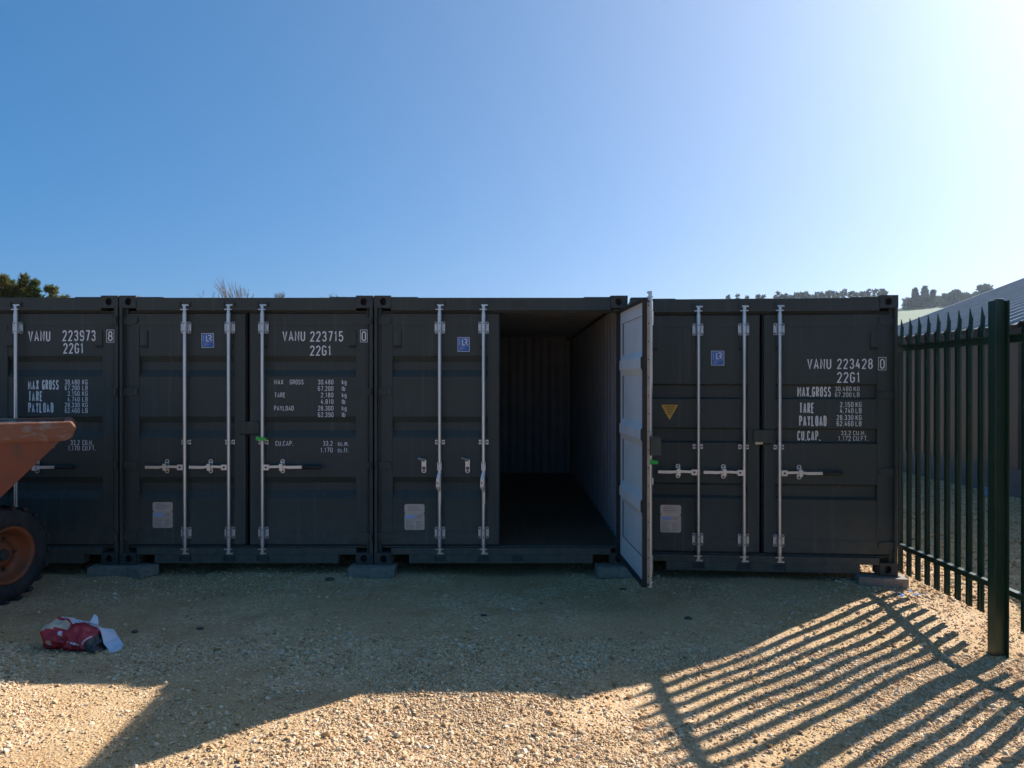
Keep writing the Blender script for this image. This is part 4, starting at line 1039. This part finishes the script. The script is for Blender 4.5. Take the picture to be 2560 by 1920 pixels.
# ------------------------------------------------------------------ torn red bag
REDP = pmat("red_plastic", (.42,.020,.032), (.30,.016,.024), 14, .38, 0, .5, 22, bdist=.02)
CREAM = pmat("cream_paper", (.55,.49,.38), (.42,.33,.22), 9, .6, 0, .5, 22)
WHT = pmat("white_plastic", (.62,.65,.72), (.54,.57,.66), 9, .4, 0, .4, 25)
BLK = pmat("black_plastic", (.016,.016,.016), (.03,.028,.026), 9, .4, 0, .4, 25)
def bag():
    rnd = random.Random(6)
    p0 = ground_ray(112, 1612); base = Vector((-3.01, 5.28, float(gz(-3.01, 5.28))))
    b = empty("torn_bag", base, R(-2)); tag(b, "torn red and white plastic bag lying on the shaded gravel", "bag")
    NU, NV = 64, 56; v = []
    from mathutils import noise as mn
    def crease(p): return 1 - abs(mn.noise(p))*2.4
    for i in range(NU):
        u = i/(NU-1)                                   # 0 left end .. 1 right end
        hgt = .112*(1 - .26*u)*(.62 + .38*math.sin(math.pi*min(1, .22 + u*.9)))
        if u > .74: hgt *= 1 - 1.7*(u-.74)
        wid = .150*(1 - .18*u); sh = .030*math.sin(u*2.2)
        pinch = 1 - .20*math.exp(-((u-.40)/.05)**2)    # twisted fold in the middle
        endw = max(.5, min(1, (u/.07)**.5)); endh = max(.42, min(1, (u/.06)**.5))
        if u > .94: endw *= max(.4, (1-u)/.06); endh *= max(.3, (1-u)/.06)
        for j in range(NV):
            a = 2*math.pi*j/NV
            q = Vector((u*5.2, math.cos(a)*1.6, math.sin(a)*1.6))
            k = 1 + .16*mn.noise(q*1.1) + .13*(crease(q*1.25 + Vector((3,1,2))) - .4) + .05*mn.noise(q*3.7)
            y = wid*math.cos(a)*k*endw*(.85 + .15*pinch); z = hgt*math.sin(a)*k*endh*pinch
            z = max(z + hgt*.74, .004 + .004*mn.noise(q*4))
            v.append((-.235 + .44*u + .022*math.sin(a*2+u*6), y - .06*u + sh, z))
    m = MB()
    for i in range(NU-1):
        for j in range(NV):
            u = (i+.5)/(NU-1); a = 360*(j+.5)/NV       # 90 = top, 180 = far side of +y ... 270 = under
            a = (180 - a) % 360                          # measured so that small angles face the camera
            w_ = 6*mn.noise(Vector((u*7, a*.03, 2)))
            mat = 0
            if .10 < u < .80 and 62 + w_ < a < 150: mat = 2 if (a > 98 + 30*max(0, .42-u) and u > .16) else 0
            if .14 < u < .38 and 52 + w_ < a < 92: mat = 1
            if u < .22 and 36 + 60*u + w_ < a < 66 + 40*u: mat = 1
            if u > .80 + .012*w_/6: mat = 3
            if .755 < u < .775 and 14 < a < 56: mat = 2
            if .285 < u < .33 and 22 < a < 40: mat = 2
            if .47 < u < .76 and (2 < a < 7 or 10 < a < 14) and int(u*60) % 5 != 0: mat = 2
            if .15 < u < .20 and (350 < a or a < 4): mat = 1
            m.add([v[i*NV+j], v[i*NV+(j+1) % NV], v[(i+1)*NV+(j+1) % NV], v[(i+1)*NV+j]], [(0,3,2,1)], mat, True)
    m.add([v[j] for j in range(NV)], [tuple(range(NV))], 1); m.add([v[(NU-1)*NV+j] for j in range(NV)], [tuple(range(NV))[::-1]], 3)
    me_o = m.build("bag_body", [REDP, CREAM, WHT, BLK], b)
    bm = bmesh.new(); bm.from_mesh(me_o.data); bmesh.ops.remove_doubles(bm, verts=bm.verts, dist=1e-5); bm.to_mesh(me_o.data); bm.free()
    # loose flap at the right and a raised corner at the top
    f = MB(); pts = [(.14,-.02,.135),(.19,.06,.10),(.20,-.08,.045),(.24,.03,.060),(.245,-.10,.015),(.29,-.02,.040),(.325,-.05,.038),(.33,-.10,.012),(.30,-.135,.006),(.265,-.135,.004)]
    f.add(pts, [(0,2,3,1),(2,4,5,3),(4,9,8,5),(5,8,7,6)]); o = f.build("torn_flap", WHT, b)
    s = o.modifiers.new("thickness", 'SOLIDIFY'); s.thickness = .002
    f = MB(); f.add([(.02,.02,.155),(.06,-.01,.170),(.10,.03,.168),(.115,.0,.150),(.05,.06,.205),(.085,.045,.19)], [(0,1,3,2),(1,4,5,3)]); o = f.build("torn_corner", WHT, b)
    s = o.modifiers.new("thickness", 'SOLIDIFY'); s.thickness = .002
bag()

# ------------------------------------------------------------------ little things on the ground
CLOD = pmat("dark_soil_clod", (.07,.055,.045), (.11,.09,.07), 30, .95)
def clod(px, py, s, label, seed, mat=CLOD):
    rnd = random.Random(seed); p = ground_ray(px, py); bm = bmesh.new(); bmesh.ops.create_icosphere(bm, subdivisions=2, radius=s)
    for v in bm.verts: v.co = Vector((v.co.x*1.3, v.co.y*.9, v.co.z*.5))*rnd.uniform(.75, 1.2)
    me = bpy.data.meshes.new("soil_clod"); bm.to_mesh(me); bm.free(); me.materials.append(mat)
    o = bpy.data.objects.new("soil_clod", me); COL.objects.link(o); o.location = (p.x, p.y, float(gz(p.x, p.y)) + s*.25)
    tag(o, label, "clod", "dark clods on the gravel")
clod(336, 1577, .020, "dark clod of soil just right of the torn bag", 1)
clod(500, 1569, .022, "dark clod of soil, second one right of the torn bag", 2)
clod(824, 1446, .035, "flat dark clod near the block left of the open container", 3)
clod(1209, 1540, .020, "dark clod of soil below the open container doorway", 4)
clod(1558, 1468, .022, "dark clod of soil beside the foot of the open door", 5)
clod(1720, 1541, .026, "dark clod of soil in the shade of the 223428 container", 6)
sc_ = MB(); rnd = random.Random(3)
for k in range(7):
    x, y = rnd.uniform(-.10,.10), rnd.uniform(-.05,.05); a = rnd.uniform(0,3); l = rnd.uniform(.02,.05)
    sc_.box(-l/2, l/2, -.012, .012, 0, .004, 0, Matrix.Translation((x, y, .012+.003*k)) @ Matrix.Rotation(a, 4, 'Z') @ Matrix.Rotation(rnd.uniform(-.3,.3), 4, 'X'))
o = sc_.build("plastic_scraps", pmat("blue_plastic_scrap", (.03,.16,.48), None, rough=.4)); p = ground_ray(2272, 1474); o.location = (p.x, p.y, float(gz(p.x, p.y)))
tag(o, "shredded blue plastic scraps in front of the sunlit block", kind="stuff")

# ------------------------------------------------------------------ air
HZ = bpy.data.materials.new("hazy_air"); HZ.use_nodes = True
nt = HZ.node_tree; nt.nodes.remove(nt.nodes["Principled BSDF"])
pv = nt.nodes.new("ShaderNodeVolumePrincipled"); pv.inputs["Density"].default_value = .00016
pv.inputs["Color"].default_value = (.72, .86, 1, 1); pv.inputs["Anisotropy"].default_value = .55
nt.links.new(pv.outputs[0], nt.nodes["Material Output"].inputs["Volume"])
m = MB(); m.box(-900, 1000, -60, 1500, -30, 60)
tag(m.build("haze", HZ), "thin pale air between the yard and the hill", kind="stuff")
